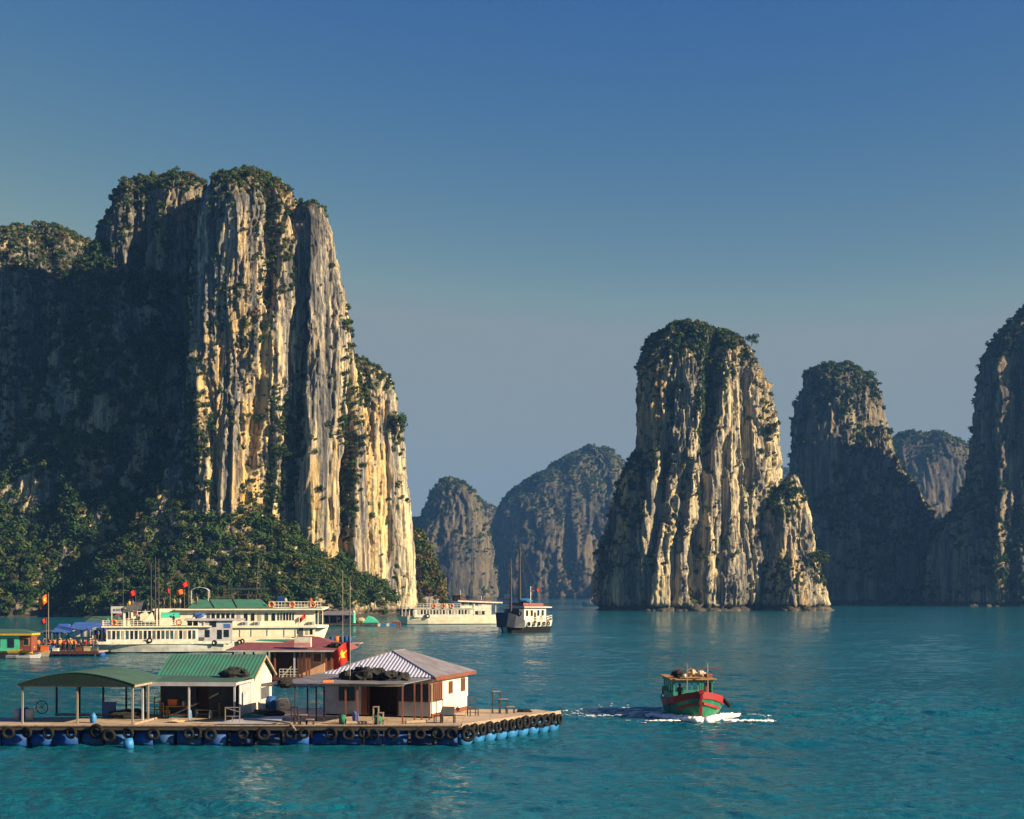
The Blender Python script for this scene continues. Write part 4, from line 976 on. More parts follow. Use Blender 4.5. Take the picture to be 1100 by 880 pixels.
# ------------------------------------------------------------------ people
def body_mesh(name, shirt, legs, pose='stand'):
    """One continuous skinned body, about 1.7 m tall; trousers, shirt, skin by height."""
    J = {'pelvis': (0, 0, .93), 'belly': (0, 0, 1.08), 'chest': (0, .0, 1.30), 'neck': (0, 0, 1.46), 'head': (0, -.02, 1.58), 'crown': (0, -.01, 1.70),
         'hl': (.09, 0, .90), 'hr': (-.09, 0, .90), 'kl': (.10, -.02, .50), 'kr': (-.10, -.02, .50), 'al': (.10, .02, .09), 'ar': (-.10, .02, .09), 'fl': (.11, -.14, .04), 'fr': (-.11, -.14, .04),
         'sl': (.17, 0, 1.38), 'sr': (-.17, 0, 1.38), 'el': (.25, .02, 1.12), 'er': (-.25, .02, 1.12), 'wl': (.27, -.06, .88), 'wr': (-.27, -.06, .88), 'gl': (.27, -.10, .79), 'gr': (-.27, -.10, .79)}
    if pose == 'walk': J.update(kl=(.10, -.16, .52), al=(.10, -.20, .10), fl=(.10, -.34, .06), kr=(-.10, .04, .50), ar=(-.10, .26, .12), fr=(-.10, .14, .04), wl=(.26, .14, .92), wr=(-.24, -.24, .95), gl=(.26, .16, .84), gr=(-.24, -.32, .93))
    if pose == 'carry': J.update(el=(.24, -.08, 1.14), er=(-.24, -.08, 1.14), wl=(.14, -.30, 1.10), wr=(-.14, -.30, 1.10), gl=(.08, -.36, 1.12), gr=(-.08, -.36, 1.12))
    if pose == 'sit': J.update({k: (v[0], v[1], v[2] - .40) for k, v in J.items() if k not in ('kl', 'kr', 'al', 'ar', 'fl', 'fr')}); 
    if pose == 'sit': J.update(kl=(.11, -.42, .52), kr=(-.11, -.42, .52), al=(.11, -.42, .10), ar=(-.11, -.42, .10), fl=(.11, -.56, .05), fr=(-.11, -.56, .05), wl=(.16, -.36, .70), wr=(-.16, -.36, .70), gl=(.12, -.44, .72), gr=(-.12, -.44, .72), el=(.26, -.10, .76), er=(-.26, -.10, .76))
    R = dict(pelvis=.15, belly=.135, chest=.155, neck=.06, head=.10, crown=.07, hl=.10, hr=.10, kl=.065, kr=.065, al=.045, ar=.045, fl=.04, fr=.04, sl=.075, sr=.075, el=.045, er=.045, wl=.033, wr=.033, gl=.035, gr=.035)
    E = ['pelvis belly', 'belly chest', 'chest neck', 'neck head', 'head crown', 'pelvis hl', 'pelvis hr', 'hl kl', 'hr kr', 'kl al', 'kr ar', 'al fl', 'ar fr', 'chest sl', 'chest sr', 'sl el', 'sr er', 'el wl', 'er wr', 'wl gl', 'wr gr']
    ks = list(J); me = bpy.data.meshes.new(name + '_bones'); me.from_pydata([J[k] for k in ks], [tuple(ks.index(w) for w in e_.split()) for e_ in E], [])
    o = bpy.data.objects.new(name + '_bones', me); COL.objects.link(o)
    md = o.modifiers.new('Skin', 'SKIN'); md.use_smooth_shade = True
    for i, k in enumerate(ks):
        sv = me.skin_vertices[0].data[i]; sv.radius = (R[k], R[k] * .78); sv.use_root = k == 'pelvis'
    s = o.modifiers.new('Sub', 'SUBSURF'); s.levels = s.render_levels = 1
    dg = bpy.context.evaluated_depsgraph_get(); ev = o.evaluated_get(dg); m2 = bpy.data.meshes.new_from_object(ev)
    bpy.data.objects.remove(o); bpy.data.meshes.remove(me)
    m2.name = name
    for m in (shirt, legs, m_skin): m2.materials.append(m)
    sit = .40 if pose == 'sit' else 0
    for p in m2.polygons:
        c = p.center; k = 0
        if c.z < .97 - sit and not (abs(c.x) > .2 and c.z > .7 - sit): k = 1
        if c.z > 1.47 - sit or (abs(c.x) > .225 and c.z < 1.06 - sit) or c.z < .07: k = 2
        if pose in ('carry', 'walk') and c.y < -.22 and c.z > .8: k = 2
        p.material_index = k
    return m2
SHIRT = {'white': m_white, 'red': m_red, 'dark blue': m_navy, 'orange': m_orange, 'yellow': m_yellow, 'black': m_dgrey, 'green': m_boatt, 'blue': m_lblue}
BODY = {}
hair_mb = lambda s: MB().blob((0, .0, 1.64 - s), (.098, .108, .105), 3, .08, 10, 7)
HAIR = {False: hair_mb(0), True: hair_mb(.40)}
def person(loc, rz, shirt, pose, label, vest=False, hat=None, group='people crowding the floating market', legs=None):
    legs = legs or m_navy
    key = (shirt, pose, legs.name)
    if key not in BODY: BODY[key] = body_mesh('person', SHIRT[shirt], legs, pose)
    o = bpy.data.objects.new('person', BODY[key]); COL.objects.link(o); o.location = loc; o.rotation_euler = (0, 0, rz)
    put(o, label, 'person', group)
    s = .40 if pose == 'sit' else 0
    if hat: MB().loft([[(math.cos(a) * r, math.sin(a) * r, z - s) for a in np.linspace(0, 2 * math.pi, 12, endpoint=False)] for r, z in ((.24, 1.66), (.12, 1.74), (.015, 1.83))]).build('hat', m_sack, o)
    else: HAIR[pose == 'sit'].build('hair', m_hair, o, True)
    if vest: MB().loft([[(math.cos(a) * r * 1.12, math.sin(a) * r * .86, z - s) for a in np.linspace(0, 2 * math.pi, 12, endpoint=False)] for r, z in ((.185, .98), (.20, 1.12), (.20, 1.30), (.15, 1.42))]).build('life_vest', m_orange, o)
    return o

# ------------------------------------------------------------------ boats
def hull_mb(L, stations, z_keel=-.5, M=None, split=.22, flare=.0):
    """stations: (t along the hull from stern 0 to bow 1, half beam at deck, half beam at water, deck height)."""
    b = MB(M); rings = []
    for t, bd, bw, zd in stations:
        x = (t - .5) * L; zs = [z_keel, z_keel * .4, split, split + (zd - split) * .5, zd]
        ws = [bw * .35, bw * .8, bw, bw + (bd - bw) * .6, bd]
        xs = [x] * 5
        if t > .9: xs = [x - L * .045 * (t - .9) / .1 * (1 - k / 4) * 2 for k in range(5)]
        rings.append([(xs[k], -ws[k], zs[k]) for k in range(5)] + [(xs[k], ws[k], zs[k]) for k in range(4, -1, -1)])
    n = 10; vs = [p for r in rings for p in r]; base = len(b.v)
    for p in vs: b.v.append(M @ Vector(p) if M else Vector(p))
    for i in range(len(rings) - 1):
        for k in range(n):
            k2 = (k + 1) % n
            if k == 4: mi = 2
            elif k in (0, 1, 7, 8, 9): mi = 1
            else: mi = 0
            b.f.append((base + i * n + k, base + i * n + k2, base + (i + 1) * n + k2, base + (i + 1) * n + k)); b.m.append(mi)
    b.f.append(tuple(base + k for k in range(n - 1, -1, -1))); b.m.append(0)
    b.f.append(tuple(base + (len(rings) - 1) * n + k for k in range(n))); b.m.append(0)
    return b
def rail(b, pts, h=.9, step=.9, r=.03, mids=2):
    for a, c in zip(pts[:-1], pts[1:]):
        a, c = Vector(a), Vector(c); n = max(1, int((c - a).length / step))
        for i in range(n + 1):
            p = a.lerp(c, i / n); b.bar(p, p + Vector((0, 0, h)), r * 1.4)
        for k in range(mids + 1): z = Vector((0, 0, h * (1 - k / (mids + 1)))); b.bar(a + z, c + z, r * 1.6)
    return b
def lifebuoy(loc, rz, label, r=.36, group='lifebuoys on the boat rails'):
    t = thing('lifebuoy', label, 'lifebuoy', loc, rz, group)
    MB().torus((0, 0, 0), r, r * .3, (0, 1, 0), 18, 8).build('ring', m_orange, t, True)
    b = MB()
    for k in range(4): a = k * math.pi / 2 + .78; b.torus((math.cos(a) * r, 0, math.sin(a) * r), r * .31, r * .08, (-math.sin(a), 0, math.cos(a)), 10, 5)
    b.build('band', m_white, t); return t
def fender_tyre(loc, rz, label, s=1.0):
    o = t0.copy(); COL.objects.link(o); o.location = loc; o.rotation_euler = (0, 0, rz); o.scale = (s,) * 3; o['label'] = label; o['group'] = 'tyres hung on the boats'; return o
WIN = random.Random(12)
m_curtain = mat('curtain_cloth', (.36, .33, .27), .9, scale=6)
m_tealglass = mat('teal_window_glass', (.03, .09, .10), .15, spec=.6)
def windows(t, x0, x1, n, y, z0, z1, fill=.62, m=None, depth=.05, side=-1, name='window', fm=None):
    """A row of framed windows on a wall facing -y; each window is a part and its pane a sub-part."""
    w = (x1 - x0) / n
    for i in range(n):
        a = x0 + w * (i + .5 - fill / 2); c = x0 + w * (i + .5 + fill / 2)
        f = MB().span(a - .04, c + .04, y, y + side * depth * .6, z0 - .04, z1 + .04).build(name, fm or m_white, t)
        MB().span(a, c, y + side * depth * .6, y + side * depth, z0, z1).build('pane', m or WIN.choice([m_glass, m_glass, m_glass, m_dgrey, m_curtain, m_tealglass]), f)

class Ship:
    """Local frame traced from the photograph: x to the right along the hull, z up from the waterline, the hull's visible side faces -y."""
    def __init__(s, name, label, cat, px0, wl, rz=0.0):
        s.Y = EYE * F / (wl - HOR); s.k = s.Y / F; s.px0, s.wl = px0, wl
        s.t = thing(name, label, cat, (px2x(px0, s.Y), s.Y, 0), rz)
    def x(s, px): return (px - s.px0) * s.k
    def z(s, py): return (s.wl - py) * s.k
    def w(s, px, y, py): return world(s.t, (s.x(px), y, s.z(py)))

# --- the weathered white cruise boat on the left -------------------------------------------------
A = Ship('cruise_boat', 'weathered white cruise boat with two dark masts and an open upper deck, moored left', 'boat', 170, 702, math.radians(11))
half = 2.7
def flipped(L, st, cx, **kw): return hull_mb(L, st, M=Matrix.Translation((cx, half, 0)) @ Matrix.Rotation(math.pi, 4, 'Z'), **kw)
L_ = A.x(250) - A.x(88)
flipped(L_, [(0, 1.7, 1.5, 1.75), (.08, 2.3, 2.0, 1.65), (.3, 2.7, 2.5, 1.6), (.6, 2.7, 2.4, 1.62), (.8, 2.2, 1.7, 1.8), (.92, 1.3, .7, 2.0), (1.0, .2, .06, 2.25)], (A.x(250) + A.x(88)) / 2).build('hull', [m_hullw, m_black, m_wood], A.t)
y0 = .25
b = MB(); b.span(A.x(108), A.x(246), y0 - .32, y0 - .24, A.z(692), A.z(689)); b.build('rubbing_strake', m_white, A.t)
MB().span(A.x(116), A.x(212), y0, 2 * half - .4, A.z(690), A.z(673.6)).build('cabin', m_white, A.t)
windows(A.t, A.x(117), A.x(210), 20, y0, A.z(686.5), A.z(677.5), .60)
b = MB(); b.span(A.x(111), A.x(226), y0 - .35, 2 * half - .2, A.z(674), A.z(672.6)); b.build('upper_deck', m_cream, A.t)
MB().span(A.x(212.3), A.x(248), y0 + .1, 2 * half - .4, A.z(691), A.z(667)).build('stern_cabin', m_grey, A.t)
for (a_, c_, z0, z1, nm, mm) in ((232, 237, 687, 677, 'door', m_glass), (239, 244.5, 685, 677, 'window', m_glass), (219, 224, 685, 677, 'window', m_glass), (239, 246, 675, 670.5, 'name_board', m_btarp), (224, 231, 674, 668, 'window', m_glass)):
    MB().span(A.x(a_), A.x(c_), y0 + .06, y0 + .1, A.z(z0), A.z(z1)).build(nm, mm, A.t)
b = MB(); rail(b, [(A.x(112), y0 - .25, A.z(673)), (A.x(197), y0 - .25, A.z(673))], .85, .55, .035, 2); rail(b, [(A.x(112), y0 - .25, A.z(673)), (A.x(112), 4.6, A.z(673))], .85, .8, .035, 2); b.build('railing', m_white, A.t)
MB().span(A.x(197), A.x(262), y0 - .3, 5.2, A.z(667), A.z(665.2)).build('stern_roof', m_grey, A.t)
MB().span(A.x(200), A.x(224), y0 + 1.2, 4.6, A.z(672.5), A.z(667)).build('upper_cabin', m_dgrey, A.t)
b = MB()
for px in (200, 206, 212, 218): b.bar((A.x(px), y0, A.z(673)), (A.x(px), y0, A.z(667)), .12)
b.build('roof_post', m_white, A.t)
MB().span(A.x(133), A.x(143), 1.2, 3.8, A.z(673), A.z(655)).build('wheelhouse', m_cream, A.t)
MB().span(A.x(136), A.x(141), 1.14, 1.2, A.z(664), A.z(658)).build('window', m_glass, A.t)
sg = MB().span(A.x(120), A.x(133.5), 1.3, 1.42, A.z(659), A.z(651.5)).build('sign_board', m_grey, A.t)
b = MB()
for k, w_ in enumerate((.22, .14, .2, .2, .12, .22)): b.span(A.x(122.3) + .22 * k, A.x(122.3) + .22 * k + w_ * .75, 1.28, 1.3, A.z(656.6), A.z(654.2))
b.build('lettering', m_dgrey, sg)
b = MB(); b.bar((A.x(121), 1.4, A.z(672)), (A.x(121), 1.4, A.z(655)), .1); b.bar((A.x(132), 1.4, A.z(672)), (A.x(132), 1.4, A.z(655)), .1); b.build('sign_post', m_white, A.t)
b = MB(); b.slab([(A.x(135), .9, A.z(652)), (A.x(154), .9, A.z(647)), (A.x(154), 4.4, A.z(645)), (A.x(135), 4.4, A.z(649))], (0, 0, .06)); b.slab([(A.x(135), .9, A.z(652)), (A.x(154), .9, A.z(647)), (A.x(152), .86, A.z(655)), (A.x(138), .86, A.z(657))], (0, .05, 0)); b.build('awning', m_dgrey, A.t)
b = MB(); b.slab([(A.x(141), .8, A.z(664)), (A.x(157), .8, A.z(657)), (A.x(164), .9, A.z(665)), (A.x(158), .8, A.z(668))], (0, .1, 0)); b.slab([(A.x(153), .7, A.z(668)), (A.x(163), .7, A.z(658)), (A.x(166), .7, A.z(668))], (0, 1.2, 0)); b.build('canvas_cover', m_cream, A.t)
b = MB()
for px in (139, 148, 156, 168): b.bar((A.x(px), 1.0, A.z(673)), (A.x(px), 1.0, A.z(655)), .09)
b.build('awning_post', m_white, A.t)
b = MB()
for i in range(7):
    a0, a1 = math.pi * i / 7, math.pi * (i + 1) / 7
    c = lambda a: (A.x(182), 2.2 - 1.4 * math.cos(a), A.z(664) + .75 * math.sin(a) ** .7)
    p, q = c(a0), c(a1); hw_ = 1.35
    b.slab([(p[0] - hw_, p[1], p[2]), (p[0] + hw_, p[1], p[2]), (q[0] + hw_, q[1], q[2]), (q[0] - hw_, q[1], q[2])], (0, 0, .04))
b.build('green_canopy', m_mint, A.t)
for px, top in ((161.5, 604), (166, 598), (169.5, 600)):
    MB().tube([(A.x(px), 2.4, A.z(690)), (A.x(px), 2.4, A.z(top))], .13, 8, .06).build('mast', m_dpole, A.t)
b = MB()
for px, top in ((161.5, 608), (169.5, 606)): b.bar((A.x(px), 2.4, A.z(top)), (A.x(px) + (-4.5 if px < 165 else 4.2), 2.4, A.z(668)), .02)
for k in range(9): b.bar((A.x(166), 2.4, A.z(662 - 6 * k)), (A.x(169.5), 2.4, A.z(662 - 6 * k)), .035)
b.build('rigging', m_dpole, A.t)
b = MB()
for k in range(4): b.span(A.x(104.5) + .16 * k, A.x(104.5) + .16 * k + (.11, .08, .11, .1)[k], -.05 - .012 * k + .62, .74 - .012 * k, A.z(692.3), A.z(690.2))
b.build('hull_number', m_dgrey, A.t)
b = MB(); b.span(A.x(101), A.x(112), 1.2, 3.6, A.z(688), A.z(674)); b.build('deckhouse', m_white, A.t)
MB().span(A.x(103), A.x(110), 1.12, 1.2, A.z(687), A.z(677)).build('doorway', m_dwood, A.t)
MB().span(A.x(213), A.x(218.5), y0 - .05, y0 + .1, A.z(688), A.z(685)).build('vent', m_dgrey, A.t)
for i, px in enumerate((124, 192)): lifebuoy(A.w(px, y0 - .36, 668.6), 0, ('orange lifebuoy on the front rail of the weathered cruise boat', 'orange lifebuoy on the rear rail of the weathered cruise boat')[i])
fender_tyre(A.w(161, -.16, 688), 0, 'black tyre hung amidships on the weathered cruise boat', 1.1); fender_tyre(A.w(229, -.05, 691), 0, 'black tyre hung near the stern of the weathered cruise boat', 1.1)
put(MB().blob((0, 0, 0), (.8, .5, .4), 91, .3).build('tarpaulin_bundle', m_btarp, None), 'dark blue tarpaulin bundle on the stern roof of the weathered cruise boat', 'tarpaulin').location = A.w(212, 2, 661.5)
for k, (px, py, sh_, ps, lb) in enumerate(((107, 688, 'blue', 'stand', 'person in blue at the bow doorway of the weathered cruise boat'), (139, 657, 'yellow', 'stand', 'person in yellow standing above the wheelhouse of the cruise boat'), (142.5, 657, 'black', 'stand', 'person in black beside the one in yellow above the wheelhouse'),
    (158, 656, 'dark blue', 'stand', 'person in dark blue standing beside the front mast'), (206, 672, 'white', 'sit', 'person in white sitting under the stern roof of the weathered boat'), (186, 672.5, 'black', 'stand', 'person in black leaning at the rail under the green canopy'), (150, 672.5, 'red', 'stand', 'person in red behind the rail below the grey awning'))):
    person(A.w(px, .6 if k in (0, 5, 6) else 2.0, py), rr.uniform(-1, 1), sh_, ps, lb, group='people on the weathered cruise boat')
MB().span(A.x(135), A.x(160), 1.3, 3.6, A.z(657.4), A.z(656.8)).build('sun_deck', m_cream, A.t)
flag(A.w(145.5, 2.2, 657), 3.2, 1.0, .75, 'orange-red flag above the wheelhouse of the weathered cruise boat', m_flag, False, .03, droop=.35)

# --- the green-roofed cruise boat behind it ------------------------------------------------------
G = Ship('cruise_boat', 'cream cruise boat with a long green roof moored behind the weathered one', 'boat', 260, 697.5, math.radians(8))
Lg = G.x(352) - G.x(166)
hull_mb(Lg, [(0, 2.6, 2.2, 2.0), (.1, 3.0, 2.8, 1.9), (.5, 3.1, 2.9, 1.9), (.78, 2.9, 2.4, 2.2), (.9, 2.0, 1.2, 2.7), (1.0, .2, .08, 3.3)], M=Matrix.Translation(((G.x(352) + G.x(166)) / 2, 3.1, 0))).build('hull', [m_cream, m_black, m_wood], G.t)
MB().span(G.x(168), G.x(318), .2, 5.9, 1.9, G.z(673.5)).build('lower_cabin', m_cream, G.t)
b = MB()
for px in (258, 270, 287, 305, 317): b.span(G.x(px) - .05, G.x(px) + .05, .12, .2, 1.95, G.z(674))
b.build('panel_batten', m_grey, G.t)
b = MB(); b.span(G.x(252), G.x(318), .12, .2, G.z(688.5), G.z(687)); b.build('hull_band', m_boatt, G.t)
MB().span(G.x(320), G.x(325), .4, 5.6, 2.0, G.z(674)).build('doorway', m_dgrey, G.t)
windows(G.t, G.x(327), G.x(336), 2, .4, G.z(682), G.z(676), .6); MB().span(G.x(325), G.x(338), .4, 5.6, 2.0, G.z(674)).build('fore_cabin', m_cream, G.t)
b = MB(); b.slab([(G.x(166), -.15, G.z(674.5)), (G.x(340), -.15, G.z(674.5)), (G.x(351), 1.2, G.z(674.5)), (G.x(352.5), 3.1, G.z(674.5)), (G.x(351), 5.0, G.z(674.5)), (G.x(340), 6.3, G.z(674.5)), (G.x(166), 6.3, G.z(674.5))], (0, 0, .35)); b.build('upper_deck', m_cream, G.t)
MB().span(G.x(168), G.x(338), .3, 5.8, G.z(672.4), G.z(655.8)).build('upper_cabin', m_cream, G.t)
windows(G.t, G.x(222), G.x(253), 6, .3, G.z(667), G.z(659), .62); windows(G.t, G.x(253), G.x(297), 6, .3, G.z(667), G.z(659), .5); windows(G.t, G.x(297), G.x(316), 6, .3, G.z(666.5), G.z(658.5), .6)
b = MB(); e_ = .4
b.slab([(G.x(190), -.5, G.z(655.5)), (G.x(346), -.5, G.z(655.5)), (G.x(352), .6, G.z(653.5)), (G.x(352), 5.6, G.z(653.5)), (G.x(346), 6.6, G.z(655.5)), (G.x(190), 6.6, G.z(655.5))], (0, 0, .22)); b.build('eave', m_cream, G.t)
b = MB(); b.slab([(G.x(203), -.45, G.z(654)), (G.x(345), -.45, G.z(654)), (G.x(345), 6.5, G.z(654)), (G.x(203), 6.5, G.z(654))], (0, 0, .08))
b.slab([(G.x(203), -.5, G.z(654) + .09), (G.x(288), -.5, G.z(654) + .09), (G.x(279), 2.6, G.z(644.5)), (G.x(212), 2.6, G.z(644.5))], (0, 0, .07)); b.slab([(G.x(288), 6.5, G.z(654) + .09), (G.x(203), 6.5, G.z(654) + .09), (G.x(212), 3.4, G.z(644.5)), (G.x(279), 3.4, G.z(644.5))], (0, 0, .07)); b.slab([(G.x(212), 2.6, G.z(644.5)), (G.x(279), 2.6, G.z(644.5)), (G.x(279), 3.4, G.z(644.5)), (G.x(212), 3.4, G.z(644.5))], (0, 0, .07))
b.slab([(G.x(288), -.5, G.z(654) + .09), (G.x(288), 6.5, G.z(654) + .09), (G.x(279), 3.4, G.z(644.5)), (G.x(279), 2.6, G.z(644.5))], (0, 0, .05)); b.slab([(G.x(203), 6.5, G.z(654) + .09), (G.x(203), -.5, G.z(654) + .09), (G.x(212), 2.6, G.z(644.5)), (G.x(212), 3.4, G.z(644.5))], (0, 0, .05))
b.build('roof', m_green, G.t)
b = MB()
for px in (231, 255): b.bar((G.x(px), -.5, G.z(654) + .2), (G.x(px + (-7 if px < 250 else -6)), 2.6, G.z(644.5) + .1), .12, .1)
b.build('roof_seam', m_dgreen, G.t)
b = MB(); rail(b, [(G.x(288), .1, G.z(653.4)), (G.x(344), .1, G.z(653.4)), (G.x(344), 6, G.z(653.4))], 1.0, .5, .05, 1); b.build('railing', m_white, G.t)
for px in (263, 276, 334):
    f_ = MB().span(G.x(px) - .45, G.x(px) + .45, -.1, .28, G.z(672), G.z(668)).build('air_conditioner', m_grey, G.t)
    MB().cyl((G.x(px) - .12, -.13, G.z(670)), (G.x(px) - .12, -.1, G.z(670)), .22, 12).build('fan_grille', m_dgrey, f_)
b = MB(); b.bar((G.x(341), .3, G.z(672)), (G.x(341), .3, G.z(656)), .14); b.bar((G.x(346), 2, G.z(672)), (G.x(346), 2, G.z(656)), .14); b.build('bow_post', m_white, G.t)
for px, top in ((277.5, 592),):
    MB().tube([(G.x(px), 4.2, G.z(654)), (G.x(px), 4.2, G.z(top))], .10, 8, .05).build('mast', m_dpole, G.t)
    b = MB(); b.bar((G.x(273), 4.2, G.z(654)), (G.x(276.5), 4.2, G.z(600)), .05)
    for k in range(8): b.bar((G.x(273.2 + .35 * k), 4.2, G.z(650 - 6 * k)), (G.x(277.5), 4.2, G.z(650 - 6 * k)), .10)
    b.build('mast_ladder', m_pole, G.t)
b = MB(); b.slab([(G.x(243), 2.6, G.z(634)), (G.x(286), 2.6, G.z(634)), (G.x(286), 5.4, G.z(632)), (G.x(243), 5.4, G.z(632))], (0, 0, .1)); b.build('canopy_sheet', m_dgreen, G.t)
b = MB()
for px in (245, 255, 266, 284): b.bar((G.x(px), 2.8, G.z(645)), (G.x(px), 2.8, G.z(633)), .1)
b.bar((G.x(244), 2.8, G.z(639)), (G.x(284), 2.8, G.z(639)), .08); b.build('canopy_frame', m_dpole, G.t)
b = MB()
arc_ = [(G.x(205 + 19 * i / 8), G.z(635) + .55 * math.sin(math.pi * i / 8) ** .6) for i in range(9)]
for (xa, za), (xb, zb) in zip(arc_[:-1], arc_[1:]): b.slab([(xa, 2.0, za), (xb, 2.0, zb), (xb, 5.0, zb), (xa, 5.0, za)], (0, 0, .06))
b.build('arched_shade', m_grey, G.t)
b = MB(); [b.bar((G.x(px), y_, G.z(650)), (G.x(px), y_, G.z(635)), .09) for px in (205.5, 223.5) for y_ in (2.1, 4.9)]; b.build('shade_post', m_white, G.t)
b = MB(); b.bar((G.x(240), 3, G.z(646)), (G.x(240), 3, G.z(630)), .22); b.span(G.x(236), G.x(242), 2.8, 3.2, G.z(630.5), G.z(629)); b.build('lamp_post', m_dpole, G.t)
for i, px in enumerate((291, 313, 335)): lifebuoy(G.w(px, -.02, 649.5), 0, 'orange lifebuoy on the roof rail of the green-roofed boat, %s from the left' % ORD[i], .42)
put(MB().span(-.32, .32, -.3, .3, 0, 1.0).span(-.26, .26, -.24, .24, 1.0, 1.1).build('water_barrel', m_blue, None), 'blue barrel behind the roof rail of the green-roofed boat', 'barrel').location = G.w(300, 1.5, 648)
flag(G.w(327.5, -.25, 672), 1.85, .95, .75, 'red flag hanging before the upper cabin of the green-roofed boat', m_flag, False, .025, droop=.7)
for px, py, m_, lb, w_, dr in ((184, 648, m_flag, 'slender red flag above the middle of the moored boats', .5, .9), (203.5, 650, m_flag, 'large red flag beside the grey arched shade', 1.3, .5), (199, 650, m_oflag, 'orange flag just below the large red one near the arched shade', 1.35, .12)):
    top = {184: 631, 203.5: 626, 199: 635}[px]
    flag(G.w(px, 1.0 if px != 199 else .8, 654), (py + 6 - top) * G.k, w_, .72, lb, m_, False, .035, droop=dr)
MB().span(G.x(166), G.x(204), .6, 5.6, G.z(656), G.z(654)).build('stern_deck', m_cream, G.t)
for k, (px, sh_, lb) in enumerate(((171, 'red', 'person in red on the stern deck above the green canopy'), (188, 'yellow', 'person in yellow under the slender red flag'), (194, 'white', 'person in white left of the orange flag'), (177, 'black', 'person in black between the red and yellow ones on the stern deck'))):
    person(G.w(px, .9, 654), rr.uniform(-1, 1), sh_, 'stand', lb, group='people on the green-roofed boat')
for k, (px, sh_, lb) in enumerate(((212, 'orange', 'person in orange at the foot of the grey arched shade'), (306, 'white', 'person in white behind the roof rail beside the blue barrel'), (333, 'orange', 'person in orange at the right end of the roof rail'))):
    person(G.w(px, .9, 651.5 if k == 0 else 653), rr.uniform(-1, 1), sh_, 'stand', lb, group='people on the green-roofed boat')
fender_tyre(G.w(257.5, -.3, 690), .4, 'black tyre at the stern gap between the two moored cruise boats', 1.1); fender_tyre(G.w(260.5, -.5, 689), -.3, 'second black tyre right of the one in the gap between the cruise boats', 1.1)

# --- the long cream cruise boat in the distance --------------------------------------------------
W_ = Ship('cruise_boat', 'long cream cruise boat with a row of small windows below the cliff', 'boat', 480, 671, math.radians(12))
Lw = W_.x(537) - W_.x(427)
hull_mb(Lw, [(0, 2.6, 2.3, 2.9), (.08, 2.9, 2.7, 2.5), (.4, 3.1, 2.9, 2.05), (.7, 3.0, 2.6, 2.1), (.9, 2.2, 1.5, 2.5), (1.0, .4, .2, 2.8)], M=Matrix.Translation(((W_.x(537) + W_.x(427)) / 2, 3.1, 0)) @ Matrix.Rotation(math.pi, 4, 'Z')).build('hull', [m_cream, m_grey, m_wood], W_.t)
MB().span(W_.x(445), W_.x(509), .3, 5.9, 2.0, W_.z(653.8)).build('cabin', m_white, W_.t)
windows(W_.t, W_.x(448), W_.x(506), 17, .3, W_.z(660), W_.z(655.2), .62)
MB().span(W_.x(509.4), W_.x(529), .3, 5.9, 2.0, W_.z(645.5)).build('stern_cabin', m_white, W_.t)
windows(W_.t, W_.x(511), W_.x(522), 3, .3, W_.z(660.5), W_.z(656.5), .8); 
b = MB(); b.span(W_.x(440), W_.x(509.4), 0, 6.2, W_.z(653.8), W_.z(653)); b.build('upper_deck', m_white, W_.t)
b = MB(); rail(b, [(W_.x(433), .05, W_.z(653)), (W_.x(495), .05, W_.z(653))], 1.1, .9, .06, 1); b.build('railing', m_white, W_.t)
MB().span(W_.x(433), W_.x(440), .3, 5.9, W_.z(653.8), W_.z(653.2)).build('bow_deck', m_white, W_.t)
b = MB(); [b.bar((W_.x(px), .5, 2.3), (W_.x(px), .5, W_.z(649)), .16) for px in (432, 436, 440, 444)]; b.build('bow_post', m_white, W_.t)
MB().span(W_.x(432), W_.x(446), 1.0, 5.4, 2.2, W_.z(655)).build('fore_cabin', m_dgrey, W_.t)
MB().span(W_.x(495), W_.x(509.2), .5, 5.7, W_.z(653), W_.z(646)).build('bridge', m_white, W_.t)
windows(W_.t, W_.x(496), W_.x(508), 3, .5, W_.z(650.5), W_.z(647), .8); windows(W_.t, W_.x(511), W_.x(519), 2, .3, W_.z(650.5), W_.z(648), .8)
b = MB(); b.slab([(W_.x(492), -.2, W_.z(645.6)), (W_.x(541), -.2, W_.z(647.5)), (W_.x(541), 6.4, W_.z(647.5)), (W_.x(492), 6.4, W_.z(645.6))], (0, 0, .35)); b.build('roof', m_rroof, W_.t)
b = MB(); b.slab([(W_.x(492), -.28, W_.z(646.4)), (W_.x(541), -.28, W_.z(648.3)), (W_.x(541), -.22, W_.z(647.0)), (W_.x(492), -.22, W_.z(645.1))], (0, .05, 0)); b.build('roof_edge', m_white, W_.t)
MB().span(W_.x(489), W_.x(496), 1.5, 4.5, W_.z(645.5), W_.z(640.5)).span(W_.x(488), W_.x(497), 1.3, 4.7, W_.z(640.5), W_.z(639.5)).build('funnel', m_black, W_.t)
MB().span(W_.x(496.5), W_.x(502), 2, 4, W_.z(645), W_.z(642.5)).build('locker', m_rwood, W_.t)
b = MB(); b.bar((W_.x(497), 3, W_.z(645)), (W_.x(497), 3, W_.z(634)), .1); b.bar((W_.x(520), 3, W_.z(645)), (W_.x(520), 3, W_.z(640)), .1); b.bar((W_.x(534), .5, 3), (W_.x(534), .5, W_.z(647)), .16); b.build('pole', m_white, W_.t)
for i, px in enumerate((466, 476, 485)): lifebuoy(W_.w(px, -.1, 651), 0, 'red and white lifebuoy on the long cream boat rail, %s from the left' % ORD[i], .5)
fender_tyre(W_.w(459, -.12, 661.8), 0, 'black tyre hung on the side of the long cream boat', 1.7)

